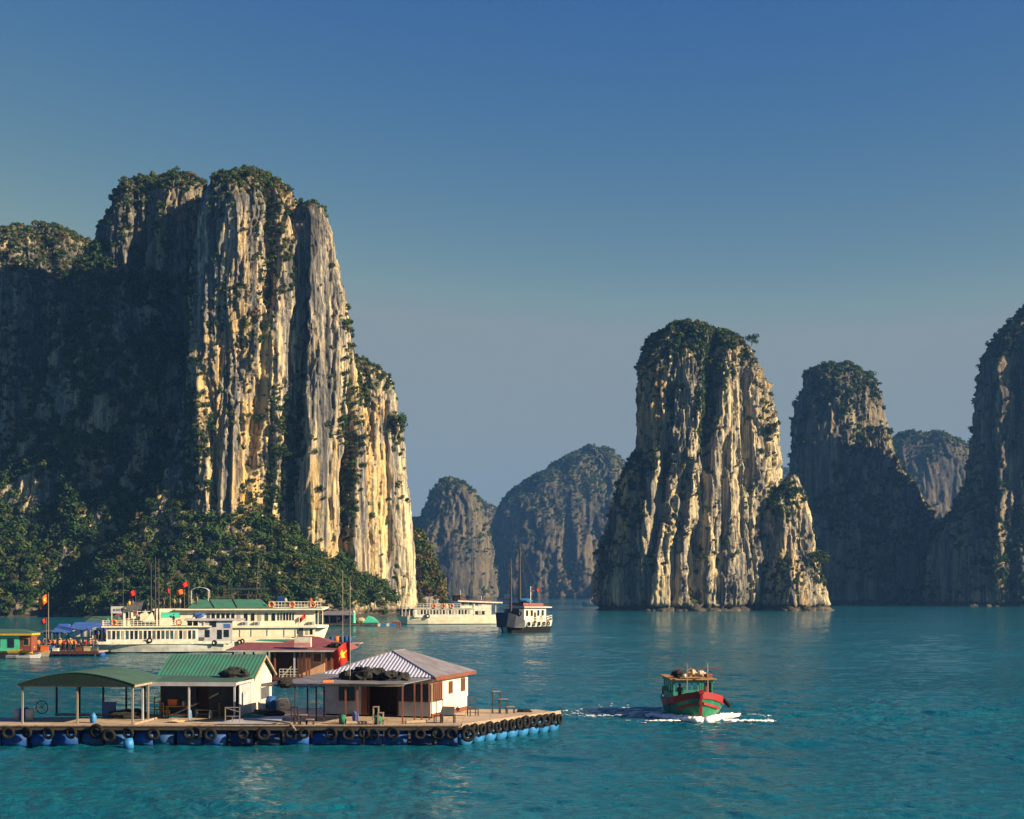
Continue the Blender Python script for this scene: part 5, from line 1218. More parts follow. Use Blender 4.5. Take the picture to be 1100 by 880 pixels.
# --- the dark-hulled fishing boat ----------------------------------------------------------------
D_ = Ship('fishing_boat', 'dark-hulled fishing boat with two tall masts and tyres along its pale side', 'boat', 562, 679.5, 0)
D_.t.scale = (1.22,) * 3; D_.t.rotation_euler = (0, 0, math.radians(-128))     # bow turned towards us and to the left
# local x runs to the bow, the lit side is +y
hull_mb(12.0, [(0, 2.2, 1.9, 2.3), (.15, 2.5, 2.3, 1.9), (.5, 2.7, 2.5, 1.75), (.75, 2.6, 2.2, 2.0), (.92, 2.1, 1.3, 2.7), (1.0, 1.1, .5, 3.1)], split=1.1).build('hull', [m_hullw, m_black, m_wood], D_.t)
b = MB(); b.loft([[(3.0, -2.66, .9), (3.0, -2.72, 2.2), (3.0, 2.72, 2.2), (3.0, 2.66, .9)], [(5.2, -2.0, 1.0), (5.1, -2.36, 3.3), (5.1, 2.36, 3.3), (5.2, 2.0, 1.0)], [(6.15, -1.0, 1.2), (6.2, -1.5, 3.7), (6.2, 1.5, 3.7), (6.15, 1.0, 1.2)]]); b.build('bow_bulwark', m_navy, D_.t)
MB().span(2.05, 3.4, -1.7, 1.7, 1.8, 4.3).build('fore_cabin', m_navy, D_.t)
MB().span(-4.6, 2.0, -1.75, 1.75, 1.7, 4.5).build('cabin', m_white, D_.t)
for x0 in (-3.9, -2.6, -.6, .8): f_ = MB().span(x0, x0 + .7, 1.75, 1.80, 3.0, 4.1).build('window', m_dgrey, D_.t); MB().span(x0 + .08, x0 + .62, 1.8, 1.82, 3.08, 4.02).build('pane', m_glass, f_)
MB().span(-1.6, -.9, 1.75, 1.8, 1.8, 3.7).build('door', m_dwood, D_.t)
b = MB(); b.slab([(-5.6, -2.4, 4.5), (2.8, -2.4, 4.6), (2.8, 2.4, 4.6), (-5.6, 2.4, 4.5)], (0, 0, .14)); b.build('roof_edge', m_white, D_.t)
b = MB(); b.slab([(-5.0, -2.2, 4.66), (2.6, -2.2, 4.76), (2.6, 2.2, 4.76), (-5.0, 2.2, 4.66)], (0, 0, .1)); b.slab([(-4.0, -1.6, 4.8), (2.0, -1.6, 4.9), (2.0, 1.6, 4.9), (-4.0, 1.6, 4.8)], (0, 0, .5)); b.build('roof', m_rroof, D_.t)
MB().tube([(3.6, 0, 2.0), (3.7, 0, 13.4)], .24, 8, .12).build('mast', m_dpole, D_.t); MB().tube([(1.0, 0, 4.8), (1.05, 0, 16.2)], .27, 8, .12).build('mast', m_dpole, D_.t)
b = MB()
for e in ((-4.5, 1.8, 4.7), (-4.5, -1.8, 4.7), (5.8, 0, 3.6), (1.2, 2.3, 4.7)): b.bar((1.05, 0, 15.8), e, .04)
b.bar((3.7, 0, 13), (5.9, .5, 3.7), .04); b.bar((3.7, 0, 13), (1.05, 0, 11), .04); b.build('rigging', m_dpole, D_.t)
b = MB(); b.bar((-2.2, 0, 5.3), (-2.2, 0, 8.4), .12); b.bar((-2.2, -.8, 7.6), (-2.2, .8, 7.6), .1); b.build('aerial', m_white, D_.t)
b = MB(); rail(b, [(-5.8, 2.2, 2.3), (-3, 2.55, 1.9), (2.6, 2.6, 1.9)], .8, 1.0, .05, 1); rail(b, [(-5.8, 2.2, 2.3), (-5.8, -2.2, 2.3)], .8, 1.0, .05, 1); b.build('railing', m_white, D_.t)
put(MB().blob((0, 0, 0), (1.5, 1.1, .55), 93, .2).build('tarpaulin_bundle', m_lblue, None), 'bright blue tarpaulin on the roof of the dark-hulled fishing boat', 'tarpaulin').location = world(D_.t, (.2, .6, 5.8))
flag(world(D_.t, (-4.2, .5, 4.8)), 4.0, .8, .6, 'small red flag on the roof of the dark-hulled fishing boat', m_flag, False, .05, droop=.3)
for i in range(5):
    fender_tyre(world(D_.t, (1.8 - 1.5 * i, 2.72 - .06 * max(0, i - 3), 1.6)), math.radians(52), 'black tyre along the pale side of the dark-hulled boat, %s from the left' % ORD[i], 1.25)
fender_tyre(world(D_.t, (-6.1, .6, 1.5)), math.radians(-30), 'black tyre hung at the stern of the dark-hulled boat', 1.25)
lifebuoy(world(D_.t, (-3.0, 1.86, 2.7)), math.radians(52), 'lifebuoy on the cabin wall of the dark-hulled boat', .35)
fender_tyre(world(D_.t, (4.3, 2.55, 3.5)), math.radians(52), 'large tyre on the bow rail of the dark-hulled boat', 1.6)

# --- two small far boats -------------------------------------------------------------------------
def far_boat(px, wl, L, h, rz, label, m=m_white):
    Y = EYE * F / (wl - HOR); t = thing('tour_boat', label, 'boat', (px2x(px, Y), Y, 0), rz)
    hull_mb(L, [(0, 2.4, 2.1, 2.0), (.4, 2.7, 2.5, 1.8), (.8, 2.1, 1.6, 2.1), (1.0, .3, .1, 2.9)]).build('hull', [m, m_navy, m_wood], t)
    MB().span(-L * .38, L * .2, -2, 2, 1.8, 1.8 + h * .5).build('cabin', m, t)
    for s in (-1, 1): windows(t, -L * .36, L * .18, 6, 2.0 * s, 2.4, 2.2 + h * .3, .65, side=s)
    MB().span(-L * .42, L * .22, -2.3, 2.3, 1.8 + h * .5, 1.95 + h * .5).build('roof', m_grey, t)
    MB().span(-L * .1, L * .14, -1.5, 1.5, 1.95 + h * .5, 1.9 + h).build('bridge', m, t)
    MB().bar((0, 0, 1.9 + h), (0, 0, 5 + h), .14).build('mast', m, t)
    return t
far_boat(545, 648.6, 17, 5.5, math.radians(160), 'small white boat half hidden behind the dark fishing boat')
far_boat(641, 651.2, 20, 6, math.radians(172), 'grey-white boat showing its bow behind the foot of the ribbed tower', m_grey)

# --- pavilion-like boat at the foot of the right tower --------------------------------------------
hv = far_boat(1073, 648.4, 9, 3.2, math.radians(15), 'small pale houseboat at the foot of the right-hand tower', m_grey)

# --- the small green and red boat under way --------------------------------------------------------
m_sack2 = mat('pale_sack_cloth', (.52, .44, .33), .9, var=.2, scale=4, bump=.5)
bx_, by_, hd_ = BOAT
Lb = 10.0
gb = thing('fishing_boat', 'green wooden boat with a red bow rail coming towards us with a white wake', 'boat')
hx, hy = -hd_, -1.0; n_ = math.hypot(hx, hy); hx /= n_; hy /= n_
gb.location = (bx_ - hx * Lb / 2, by_ - hy * Lb / 2, -.05); gb.rotation_euler = (0, 0, math.atan2(hy, hx))
st = [(0, 1.35, 1.15, 1.15), (.15, 1.65, 1.4, 1.05), (.5, 2.0, 1.65, 1.05), (.75, 2.05, 1.45, 1.2), (.88, 1.7, .85, 1.45), (.96, .95, .3, 1.72), (1.0, .12, .06, 1.85)]
hull_mb(Lb, st, M=None, split=.15).build('hull', [m_boatg, m_dgrey, m_wood], gb)
def sheer(side, dz0, dz1, off, t0_=.0, t1_=1.0):
    b = MB(); pts = [((t - .5) * Lb, side * (bd + off), zd) for t, bd, bw, zd in st if t0_ <= t <= t1_]
    for p, q in zip(pts[:-1], pts[1:]):
        b.slab([(p[0], p[1], p[2] + dz0), (q[0], q[1], q[2] + dz0), (q[0], q[1], q[2] + dz1), (p[0], p[1], p[2] + dz1)], (0, -side * .09, 0))
    return b
for s in (-1, 1): sheer(s, -.22, .26, .02, .5).build('bulwark', m_red, gb); sheer(s, -.05, .12, .03, .0, .6).build('gunwale', m_boatt, gb)
for s in (-1, 1):
    b = MB(); b.bar((Lb * .492, s * .20, 1.28), (Lb * .43, s * 1.06, 1.02), .07, .18); b.bar((Lb * .43, s * 1.06, 1.02), (Lb * .36, s * 1.56, .80), .07, .16); b.build('bow_stripe', m_red, gb)
b = MB(); b.bar((Lb * .495, 0, -.1), (Lb * .512, 0, 2.05), .16, .2); b.span(Lb * .5, Lb * .525, -.16, .16, 1.95, 2.25); b.build('stem_post', m_red, gb)
cx0, cx1, cw = -Lb * .36, Lb * .16, 1.42
b = MB(); b.span(cx0, cx1, -cw, -cw + .07, 1.0, 1.62); b.span(cx0, cx1, cw - .07, cw, 1.0, 1.62); b.span(cx1 - .07, cx1, -cw + .07, cw - .07, 1.0, 1.62); b.span(cx0, cx0 + .07, -cw + .07, cw - .07, 1.0, 1.62); b.build('cabin_wall', m_boatt, gb)
for s in (-1, 1):
    for k in range(6): x_ = cx0 + .05 + (cx1 - cx0 - .1) * k / 5; MB().bar((x_, s * (cw - .05), 1.62), (x_, s * (cw - .05), 2.72), .09).build('post', m_boatt, gb)
for y_ in (-.48, -.1, .34): MB().bar((cx1 - .05, y_, 1.62), (cx1 - .05, y_, 2.72), .08).build('post', m_boatt, gb)
b = MB(); b.span(cx0 - .1, cx1 + .1, -cw - .08, -cw + .06, 2.5, 2.72); b.span(cx0 - .1, cx1 + .1, cw - .06, cw + .08, 2.5, 2.72); b.span(cx1 - .03, cx1 + .1, -cw, cw, 2.5, 2.72); b.build('roof_beam', m_boatt, gb)
b = MB(); b.slab([(cx0 - .3, -cw - .25, 2.72), (cx1 + .3, -cw - .25, 2.72), (cx1 + .3, cw + .25, 2.72), (cx0 - .3, cw + .25, 2.72)], (0, 0, .07)); b.slab([(cx0, -.9, 2.79), (cx1, -.9, 2.79), (cx1, .9, 2.79), (cx0, .9, 2.79)], (0, 0, .09)); b.build('roof', m_ochre, gb)
MB().span(cx1 - .6, cx1 - .1, cw - .52, cw - .1, 1.65, 2.5).build('locker', m_rwood, gb)
for y_ in (-.55, .95): MB().bar((Lb * .24, y_, 1.1), (Lb * .22, y_ * .98, 3.95), .07).build('mast', m_pole, gb)
b = MB(); b.bar((Lb * .22, -1.45, 3.52), (Lb * .22, 2.05, 3.55), .05); b.bar((Lb * .2, -1.3, 3.9), (Lb * .22, -.9, 3.45), .03); b.build('crossbar', m_rwood, gb)
for k, (x_, y_, s, mm, lb) in enumerate(((.4, -.9, (.5, .42, .28), m_net, 'dark net bundle on the left of the green boat roof'), (.2, .05, (.36, .34, .32), m_sack, 'yellowish sack in the middle of the green boat roof'), (.3, .75, (.42, .34, .22), m_sack2, 'pale sack on the right of the green boat roof'), (.9, 1.15, (.3, .22, .15), m_rwood, 'small brown bundle at the right roof edge of the green boat'), (1.0, -.55, (.14, .14, .14), m_white, 'white float beside the dark net on the green boat roof'))):
    put(MB().blob(world(gb, (x_, y_, 2.84 + s[2])), s, 80 + k, .22).build('sack' if k else 'net_bundle', mm, None), lb, 'bundle')
person(world(gb, (.1, -.75, .62)), gb.rotation_euler[2] + math.pi / 2, 'black', 'carry', 'person in black steering inside the green boat cabin, arms forward', group='people on the green boat')
person(world(gb, (.3, .55, .75)), gb.rotation_euler[2] + math.pi / 2, 'dark blue', 'sit', 'person in dark blue sitting low inside the green boat cabin', group='people on the green boat')
person(world(gb, (2.6, .0, .55)), gb.rotation_euler[2] + math.pi / 2, 'red', 'sit', 'person in red sitting behind the bow of the green boat', group='people on the green boat')
put(MB(Matrix.Translation(world(gb, (Lb * .30, 1.95, 1.25)))).tube([(-.2, .5, .18), (0, 0, .12), (.35, -.45, -.28)], .15, 12).build('fender_roll', m_black, None, True), 'black rolled fender hanging on the right bow of the green boat', 'fender')
put(MB(Matrix.Translation(world(gb, (-Lb * .42, -1.2, 1.25)))).cyl((0, 0, 0), (0, 0, .62), .26, 14).build('fuel_drum', m_rwood, None, True), 'rusty brown drum at the stern of the green boat', 'drum')
# broken white water round the bow and along the wake
rng = np.random.default_rng(21); b = MB()
def froth(n, fx_, r0, r1, fl=.35):
    for k in range(n):
        x_, y_, s_ = fx_(k); r_ = rng.uniform(r0, r1) * s_
        p = world(gb, (x_, y_, 0)); b.blob((p.x, p.y, .03 + r_ * fl * .3), (r_ * 1.5, r_, r_ * fl), int(rng.integers(0, 200)), .5, 8, 5, 2.4)
def bow(k):
    s = rng.random() ** .8 * 4.6; side = 1 if rng.random() < .55 else -1
    return Lb * .5 - s + .35, side * (.15 + .50 * s + abs(rng.normal()) * .20 * (1 + s * .25)), 1.2 - s * .12
froth(620, bow, .06, .26, .8)
def streak(n, a, c, wid, r0, r1, fl=.22, pw=1.0):
    """froth strewn along a line on the water in broken patches, thinning out towards its end"""
    a, c = Vector(a), Vector(c); d = c - a; nrm_ = Vector((-d.y, d.x)).normalized(); k = 0
    while k < n:
        t = rng.random() ** pw; w_ = float(rng.normal() * wid * (.45 + t)); p = a + d * t + nrm_ * w_
        if float(pn(p.x * .9, p.y * .9, 0.3, 81)) + .4 * float(pn(p.x * 2.3, p.y * 2.3, 1.3, 82)) < -.02 + .25 * t: 
            if rng.random() < .93: continue
        k += 1; r_ = rng.uniform(r0, r1) * (1 - .45 * t)
        b.blob((p.x, p.y, .03), (r_ * 1.7, r_, r_ * fl), int(rng.integers(0, 200)), .55, 8, 5, 2.4)
streak(330, (bx_ + 1.4, by_ + .6), (bx_ + 5.2, by_ + .1), .45, .04, .16, .4, 1.3)
streak(190, (bx_ - 1.6, by_ + .5), (bx_ - 5.4, by_ - .4), .42, .03, .13, .3, 1.2)
streak(300, (bx_ - 2.6, by_ + 6.5), (bx_ - 9.4, by_ + 6.8), .95, .03, .15, .16, .8)
streak(170, (bx_ - 4.5, by_ + 5.2), (bx_ - 8.2, by_ + 5.0), .7, .03, .12, .16)
streak(120, (bx_ - 3.2, by_ + 9.5), (bx_ - 7.5, by_ + 12.5), 1.1, .03, .12, .14)
streak(110, (bx_ + 2.2, by_ + 3), (bx_ + 5.5, by_ + 4.5), .7, .03, .11, .2)
o = b.build('foam', m_foam, None, True); put(o, kind='stuff')

# ------------------------------------------------------------------ red-roofed floating house behind the near raft
H2 = Ship('floating_house', 'floating house with a red-brown roof and dark open front behind the near raft', 'house', 310, 738)
k = H2.k
MB().span(H2.x(246), H2.x(384), 0, 9, H2.z(730), H2.z(728)).build('deck', DECK, H2.t)
b = MB(); b.span(H2.x(246), H2.x(384), -.06, 0, H2.z(731), H2.z(727.5)); b.build('edge_beam', m_dwood, H2.t)
for i in range(11): MB().cyl((H2.x(248 + 12 * i), .5, .28), (H2.x(258 + 12 * i), .5, .28), .42, 14).build('float_drum', m_blue, H2.t, True)
b = MB(); b.slab([(H2.x(243), -.3, H2.z(699)), (H2.x(376), -.3, H2.z(699)), (H2.x(372), 3.4, H2.z(692.5)), (H2.x(256), 3.4, H2.z(692.5))], (0, 0, .08)); b.slab([(H2.x(296), 2.8, H2.z(693.2)), (H2.x(354), 2.8, H2.z(693.2)), (H2.x(334), 5, H2.z(686.5)), (H2.x(316), 5, H2.z(686.5))], (0, 0, .08))
b.slab([(H2.x(243), 7.6, H2.z(699)), (H2.x(256), 3.4, H2.z(692.5)), (H2.x(372), 3.4, H2.z(692.5)), (H2.x(376), 7.6, H2.z(699))], (0, 0, .08)); b.slab([(H2.x(243), -.3, H2.z(699)), (H2.x(256), 3.4, H2.z(692.5)), (H2.x(243), 7.6, H2.z(699))], (0, 0, .08)); b.slab([(H2.x(376), -.3, H2.z(699)), (H2.x(376), 7.6, H2.z(699)), (H2.x(372), 3.4, H2.z(692.5))], (0, 0, .08))
b.slab([(H2.x(354), 2.8, H2.z(693.2)), (H2.x(354), 7, H2.z(693.2)), (H2.x(334), 5, H2.z(686.5))], (0, 0, .08)); b.slab([(H2.x(296), 7, H2.z(693.2)), (H2.x(296), 2.8, H2.z(693.2)), (H2.x(316), 5, H2.z(686.5))], (0, 0, .08)); b.slab([(H2.x(354), 7, H2.z(693.2)), (H2.x(296), 7, H2.z(693.2)), (H2.x(316), 5, H2.z(686.5)), (H2.x(334), 5, H2.z(686.5))], (0, 0, .08))
b.build('roof', m_rroof, H2.t)
b = MB(); b.span(H2.x(244), H2.x(376), -.36, -.30, H2.z(700.2), H2.z(698.6)); b.build('fascia', m_grey, H2.t)
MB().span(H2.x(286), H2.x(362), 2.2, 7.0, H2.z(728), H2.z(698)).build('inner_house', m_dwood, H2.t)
MB().span(H2.x(318), H2.x(346), 1.9, 2.2, H2.z(727), H2.z(700)).build('front_wall', m_peach, H2.t)
f_ = MB().span(H2.x(333), H2.x(343), 1.84, 1.9, H2.z(713), H2.z(702)).build('window', m_white, H2.t); MB().span(H2.x(334), H2.x(342), 1.82, 1.84, H2.z(712), H2.z(703)).build('pane', m_rwood, f_)
for px, mm in ((287, m_rwood), (295, m_rwood), (316, m_grey), (320, m_dwood), (324, m_dwood), (329, m_rwood), (332, m_rwood), (350, m_rwood), (356, m_rwood), (366, m_rwood), (250, m_dpole), (262, m_dpole), (272, m_dpole)):
    MB().bar((H2.x(px), .15, H2.z(728)), (H2.x(px), .15, H2.z(699)), .16).build('post', mm, H2.t)
b = MB(); rail(b, [(H2.x(300), .1, H2.z(728)), (H2.x(320), .1, H2.z(728))], .8, .35, .03, 2); b.bar((H2.x(302), .1, H2.z(728)), (H2.x(313), .1, H2.z(716)), .06); b.build('railing', m_white, H2.t)
sgn = thing('sign_box', 'white and pink box sign on the red-brown roof', 'sign', H2.w(325.5, -.2, 692.8))
MB().span(-.78, .78, 0, .5, -.2, .72).build('panel', m_white, sgn); MB().span(-.72, .72, -.012, 0, -.15, .22).build('pink_band', mat('pink_paint', (.55, .22, .24), .6), sgn)
put(MB().blob(H2.w(358, 1, 694.5), (.75, .5, .38), 96, .3).blob(H2.w(364, 1, 694.5), (.5, .5, .3), 97, .3).build('net_heap', m_net, None), 'dark net heap on the right end of the red-brown roof', 'fishing net')
MB().tube([H2.w(356.5, 8.5, 729), H2.w(356.5, 8.5, 611)], .05, 6, .03).build('flag_pole', m_pole, None); put(bpy.data.objects['flag_pole'], 'tall bare thin pole behind the red-brown roof', 'pole')
# small fish-farm raft with drums behind it
fr_ = Ship('drum_raft', 'small plank raft of blue drums and an orange drum behind the red-brown roof', 'raft', 365, 696)
MB().span(fr_.x(345), fr_.x(386), 0, 6, .55, .7).build('deck', m_wood, fr_.t)
for i in range(6): MB().cyl((fr_.x(349 + 6.4 * i), .6, .28), (fr_.x(354 + 6.4 * i), .6, .28), .42, 12).build('float_drum', m_blue, fr_.t, True)
for i, (px, mm) in enumerate(((355.5, m_blue), (361, m_orange), (366.5, m_blue), (371, m_blue), (375, m_blue))):
    put(MB().cyl(fr_.w(px, 1.2, 691.2), fr_.w(px, 1.2, 684), .38, 14).build('drum', mm, None, True), ('orange drum standing among the blue ones on the small raft' if mm is m_orange else 'upright blue drum on the small raft, %s from the left' % ORD[i if i < 1 else i - 1]), 'drum', None if mm is m_orange else 'upright blue drums on the small raft')
# ------------------------------------------------------------------ floating market at the far left
K = Ship('market_pontoon', 'long low wooden pontoon of the floating market at the far left', 'pontoon', 75, 705.5)
MB().span(K.x(30), K.x(106), 0, 4.6, .55, .75).build('deck', m_wood, K.t)
b = MB(); b.span(K.x(30), K.x(106), -.08, 0, .35, .78); b.build('edge_beam', m_dwood, K.t)
for i in range(9): MB().cyl((K.x(32 + 9 * i), .6, .2), (K.x(39 + 9 * i), .6, .2), .4, 12).build('float_drum', m_blue, K.t, True)
class K2: pass
K2 = Ship.__new__(Ship); K2.Y = 212.0; K2.k = K2.Y / F; K2.px0 = 75; K2.wl = HOR + EYE * F / K2.Y; K2.t = thing('market_pontoon', 'wooden pontoon under the blue tents of the floating market', 'pontoon', (px2x(75, K2.Y), K2.Y, 0))
MB().span(K2.x(33), K2.x(118), 0, 20, .5, .75).build('deck', m_wood, K2.t); b = MB(); b.span(K2.x(33), K2.x(118), -.08, 0, .3, .78); b.build('edge_beam', m_dwood, K2.t)
def tent(px0, px1, y0, y1, pe, pr, m, label, posts=4, rx=None, cat='tent', mpost=None):
    """Market roof on posts: ridge along x, eave row pe, ridge row pr."""
    t = thing('market_tent', label, cat, K2.w((px0 + px1) / 2, y0, 699.8)); t.location.z = .75
    cx_ = K2.x((px0 + px1) / 2); hx_ = (K2.x(px1) - K2.x(px0)) / 2; e, r = K2.z(pe) - .75, K2.z(pr) - .75; ym = (y1 - y0) / 2; q = hx_ * (rx or .8)
    b = MB(); b.slab([(-hx_, 0, e), (hx_, 0, e), (q, ym, r), (-q, ym, r)], (0, 0, .06)); b.slab([(hx_, y1 - y0, e), (-hx_, y1 - y0, e), (-q, ym, r), (q, ym, r)], (0, 0, .06))
    b.slab([(hx_, 0, e), (hx_, y1 - y0, e), (q, ym, r)], (0, 0, .05)); b.slab([(-hx_, y1 - y0, e), (-hx_, 0, e), (-q, ym, r)], (0, 0, .05)); b.build('roof', m, t)
    for i in range(posts):
        for y_ in (.1, y1 - y0 - .1): MB().bar((-hx_ * .95 + 1.9 * hx_ * i / (posts - 1), y_, 0), (-hx_ * .95 + 1.9 * hx_ * i / (posts - 1), y_, e), .1).build('post', mpost or m_pole, t)
    return t
tent(54, 72, .4, 5, 679.5, 671, m_btarp, 'blue market tent on the left, its roof narrower and lower', 3, .62)
tent(70, 116, .2, 6.5, 679.8, 669.5, m_btarp, 'wide blue market tent next to the bow of the weathered cruise boat', 5, .86)
tent(34, 56, 2.5, 7.5, 681.5, 678.5, m_dgrey, 'low dark-roofed stall between the yellow boat and the blue tents', 4, .9)
tent(76, 112, 6.8, 12, 669.8, 663.5, m_tarp, 'green-roofed stall rising behind the wide blue tent', 4, .82)
tent(96, 121, 12.5, 17, 664.5, 660, m_rroof, 'reddish-roofed stall farthest back behind the green one', 3, .8)
b = MB(); b.slab([(K2.x(100), 6.2, K2.z(671)), (K2.x(106), 6.2, K2.z(671)), (K2.x(103), 6.2, K2.z(665))], (0, .2, 0)); put(b.build('green_gable', m_mint, None), 'bright mint green gable board before the green-roofed stall', 'board').location = K2.t.location
for i, (a_, c_) in enumerate(((78, 86), (88.5, 97))):
    t = thing('sign', ('white sign board hung under the wide blue tent, left one', 'white sign board hung under the wide blue tent, right one')[i], 'sign', K2.w((a_ + c_) / 2, .1, 684))
    MB().span(-(c_ - a_) * K2.k / 2, (c_ - a_) * K2.k / 2, 0, .06, 0, 7 * K2.k).build('board', m_white, t); MB().bar((0, .03, 7 * K2.k), (0, .15, 7 * K2.k + .6), .04).build('hanger', m_dpole, t)
flag(K.w(50, .8, 700), (700 - 636.5) * K.k, 1.15, 1.25, 'orange-red flag on the tall grey pole at the floating market', m_oflag, True, .07, droop=.85)
flag(K.w(41.5, 3.2, 700), (700 - 664) * K.k, .75, .6, 'small red flag left of the tall flagpole, half as high', m_flag, False, .04, droop=.5)
MB().tube([K2.w(118.5, 7, 700), K2.w(118.5, 7, 612)], .09, 8, .05).build('bare_mast', m_dpole, None); put(bpy.data.objects['bare_mast'], 'bare dark mast standing between the blue tent and the cruise boat', 'mast')
# crowd
shirts = ['white', 'red', 'dark blue', 'orange', 'yellow', 'black', 'green', 'blue']
spots = [(36, 1.2, 'white', 0), (39, .9, 'orange', 0), (42, 1.8, 'red', 0), (45.5, 1.0, 'dark blue', 0), (48, 2.0, 'orange', 1), (51.5, .7, 'red', 0), (54.5, 1.2, 'white', 1), (57, .9, 'orange', 1), (60, 1.8, 'dark blue', 0), (62.5, .7, 'orange', 1),
         (65, 1.4, 'yellow', 1), (67.5, .8, 'red', 0), (70, 1.1, 'blue', 1), (72, 2.2, 'orange', 0), (74, .7, 'yellow', 0), (76.5, 1.2, 'dark blue', 1), (79, .8, 'red', 1), (82, 1.6, 'black', 0), (85, .9, 'dark blue', 0), (88, 1.2, 'white', 1), (90.5, .8, 'red', 0), (94, 1.4, 'orange', 1), (97.5, .9, 'black', 0), (101, 1.2, 'white', 0), (53, 2.8, 'black', 0), (66, 2.9, 'red', 1), (58.5, 3.0, 'yellow', 0)]
where = lambda px: ('by the end of the yellow boat' if px < 44 else 'below the tall flagpole' if px < 56 else 'before the narrow blue tent' if px < 71 else 'before the wide blue tent' if px < 87 else 'by the cruise boat bow')
count = {}
for i, (px, y_, c_, v_) in enumerate(sorted(spots)):
    key = (c_, v_, where(px)); count[key] = count.get(key, 0) + 1
tot, seen = dict(count), {}
for i, (px, y_, c_, v_) in enumerate(sorted(spots)):
    key = (c_, v_, where(px)); seen[key] = seen.get(key, 0) + 1
    lab = 'person in %s%s %s' % (c_, ' in a life vest' if v_ else '', where(px))
    if tot[key] > 1: lab += ', %s from the left' % ORD[seen[key] - 1]
    p = K.w(px, y_, 700); person((p.x, p.y, .75), rr.uniform(-2.4, 2.4), c_, ('stand', 'walk', 'carry')[i % 3], lab, vest=bool(v_), hat=(i % 7 == 3))
for px, y_, s, mm, lb in ((47.5, .5, (.55, .35, .45), m_orange, 'orange crate at the edge of the market pontoon'), (54, .5, (.4, .3, .42), m_lblue, 'light blue tub beside the orange crate'), (59, .4, (.4, .3, .22), m_white, 'pale basket right of the light blue tub'), (84, .5, (.5, .35, .3), m_rwood, 'brown crate near the bow of the cruise boat'), (93, .5, (.45, .35, .35), m_sack, 'tan bundle under the bow of the cruise boat'), (100, .6, (.5, .4, .3), m_dgrey, 'dark bundle at the right end of the market pontoon')):
    o = MB().span(-s[0], s[0], -s[1], s[1], 0, s[2] * 1.6).span(-s[0] - .04, s[0] + .04, -s[1] - .04, s[1] + .04, s[2] * 1.6, s[2] * 1.6 + .07).build('crate', mm, None); p = K.w(px, y_, 700); o.location = (p.x, p.y, .75); put(o, lb, 'crate')
# yellow and green boat at the frame edge
Yb = Ship('wooden_boat', 'yellow-hulled boat with mint green and brown cabins at the left edge', 'boat', 12, 707.5)
hull_mb(8.0, [(0, 1.5, 1.3, 1.2), (.2, 1.8, 1.6, 1.0), (.6, 1.8, 1.5, 1.05), (.85, 1.2, .7, 1.25), (1.0, .15, .08, 1.6)], M=Matrix.Translation((Yb.x(1), 1.8, 0)), split=.7).build('hull', [m_yellow, m_navy, m_wood], Yb.t)
MB().span(Yb.x(-20), Yb.x(19), .5, 3.1, 1.0, Yb.z(683)).build('cabin', m_mint, Yb.t)
for a_ in (7, -8): f_ = MB().span(Yb.x(a_), Yb.x(a_ + 7), .45, .5, Yb.z(696), Yb.z(686)).build('window', m_navy, Yb.t); MB().span(Yb.x(a_ + .8), Yb.x(a_ + 6.2), .43, .45, Yb.z(695), Yb.z(687)).build('pane', m_glass, f_)
MB().span(Yb.x(19.3), Yb.x(32), .6, 3.0, 1.0, Yb.z(683)).build('cabin', m_rwood, Yb.t)
f_ = MB().span(Yb.x(23), Yb.x(30), .55, .6, Yb.z(694), Yb.z(685.5)).build('window', m_ochre, Yb.t); MB().span(Yb.x(24), Yb.x(29), .53, .55, Yb.z(693), Yb.z(686.5)).build('pane', m_glass, f_)
MB().span(Yb.x(-22), Yb.x(34), .1, 3.5, Yb.z(682.8), Yb.z(680.6)).build('eave', m_yellow, Yb.t)
b = MB(); b.slab([(Yb.x(-22), .15, Yb.z(680.4)), (Yb.x(33), .15, Yb.z(680.4)), (Yb.x(20), 1.8, Yb.z(676.5)), (Yb.x(-18), 1.8, Yb.z(676.5))], (0, 0, .05)); b.slab([(Yb.x(33), 3.45, Yb.z(680.4)), (Yb.x(-22), 3.45, Yb.z(680.4)), (Yb.x(-18), 1.8, Yb.z(676.5)), (Yb.x(20), 1.8, Yb.z(676.5))], (0, 0, .05)); b.slab([(Yb.x(33), .15, Yb.z(680.4)), (Yb.x(33), 3.45, Yb.z(680.4)), (Yb.x(20), 1.8, Yb.z(676.5))], (0, 0, .04)); b.build('roof', m_tarp, Yb.t)
sk = thing('skiff', 'small grey skiff tied before the yellow-hulled boat', 'skiff', (px2x(26, 189), 189, 0), .05)
hull_mb(4.6, [(0, .55, .45, .5), (.3, .75, .6, .42), (.7, .65, .5, .5), (1, .08, .05, .72)], z_keel=-.15, split=.1).build('hull', [m_grey, m_dgrey, m_wood], sk); b = MB(); b.span(-1.2, -.9, -.6, .6, .46, .5); b.span(.5, .8, -.55, .55, .5, .54); b.build('thwart', m_wood, sk)
sk = thing('skiff', 'brown skiff lying behind the grey one near the market pontoon', 'skiff', (px2x(37, 194), 194, 0), -.05)
hull_mb(4.4, [(0, .5, .4, .75), (.3, .7, .6, .7), (.7, .6, .5, .75), (1, .08, .05, .95)], z_keel=-.15, split=.1).build('hull', [m_pole, m_dgrey, m_dwood], sk); b = MB(); b.span(-.8, -.5, -.55, .55, .72, .76); b.build('thwart', m_wood, sk)

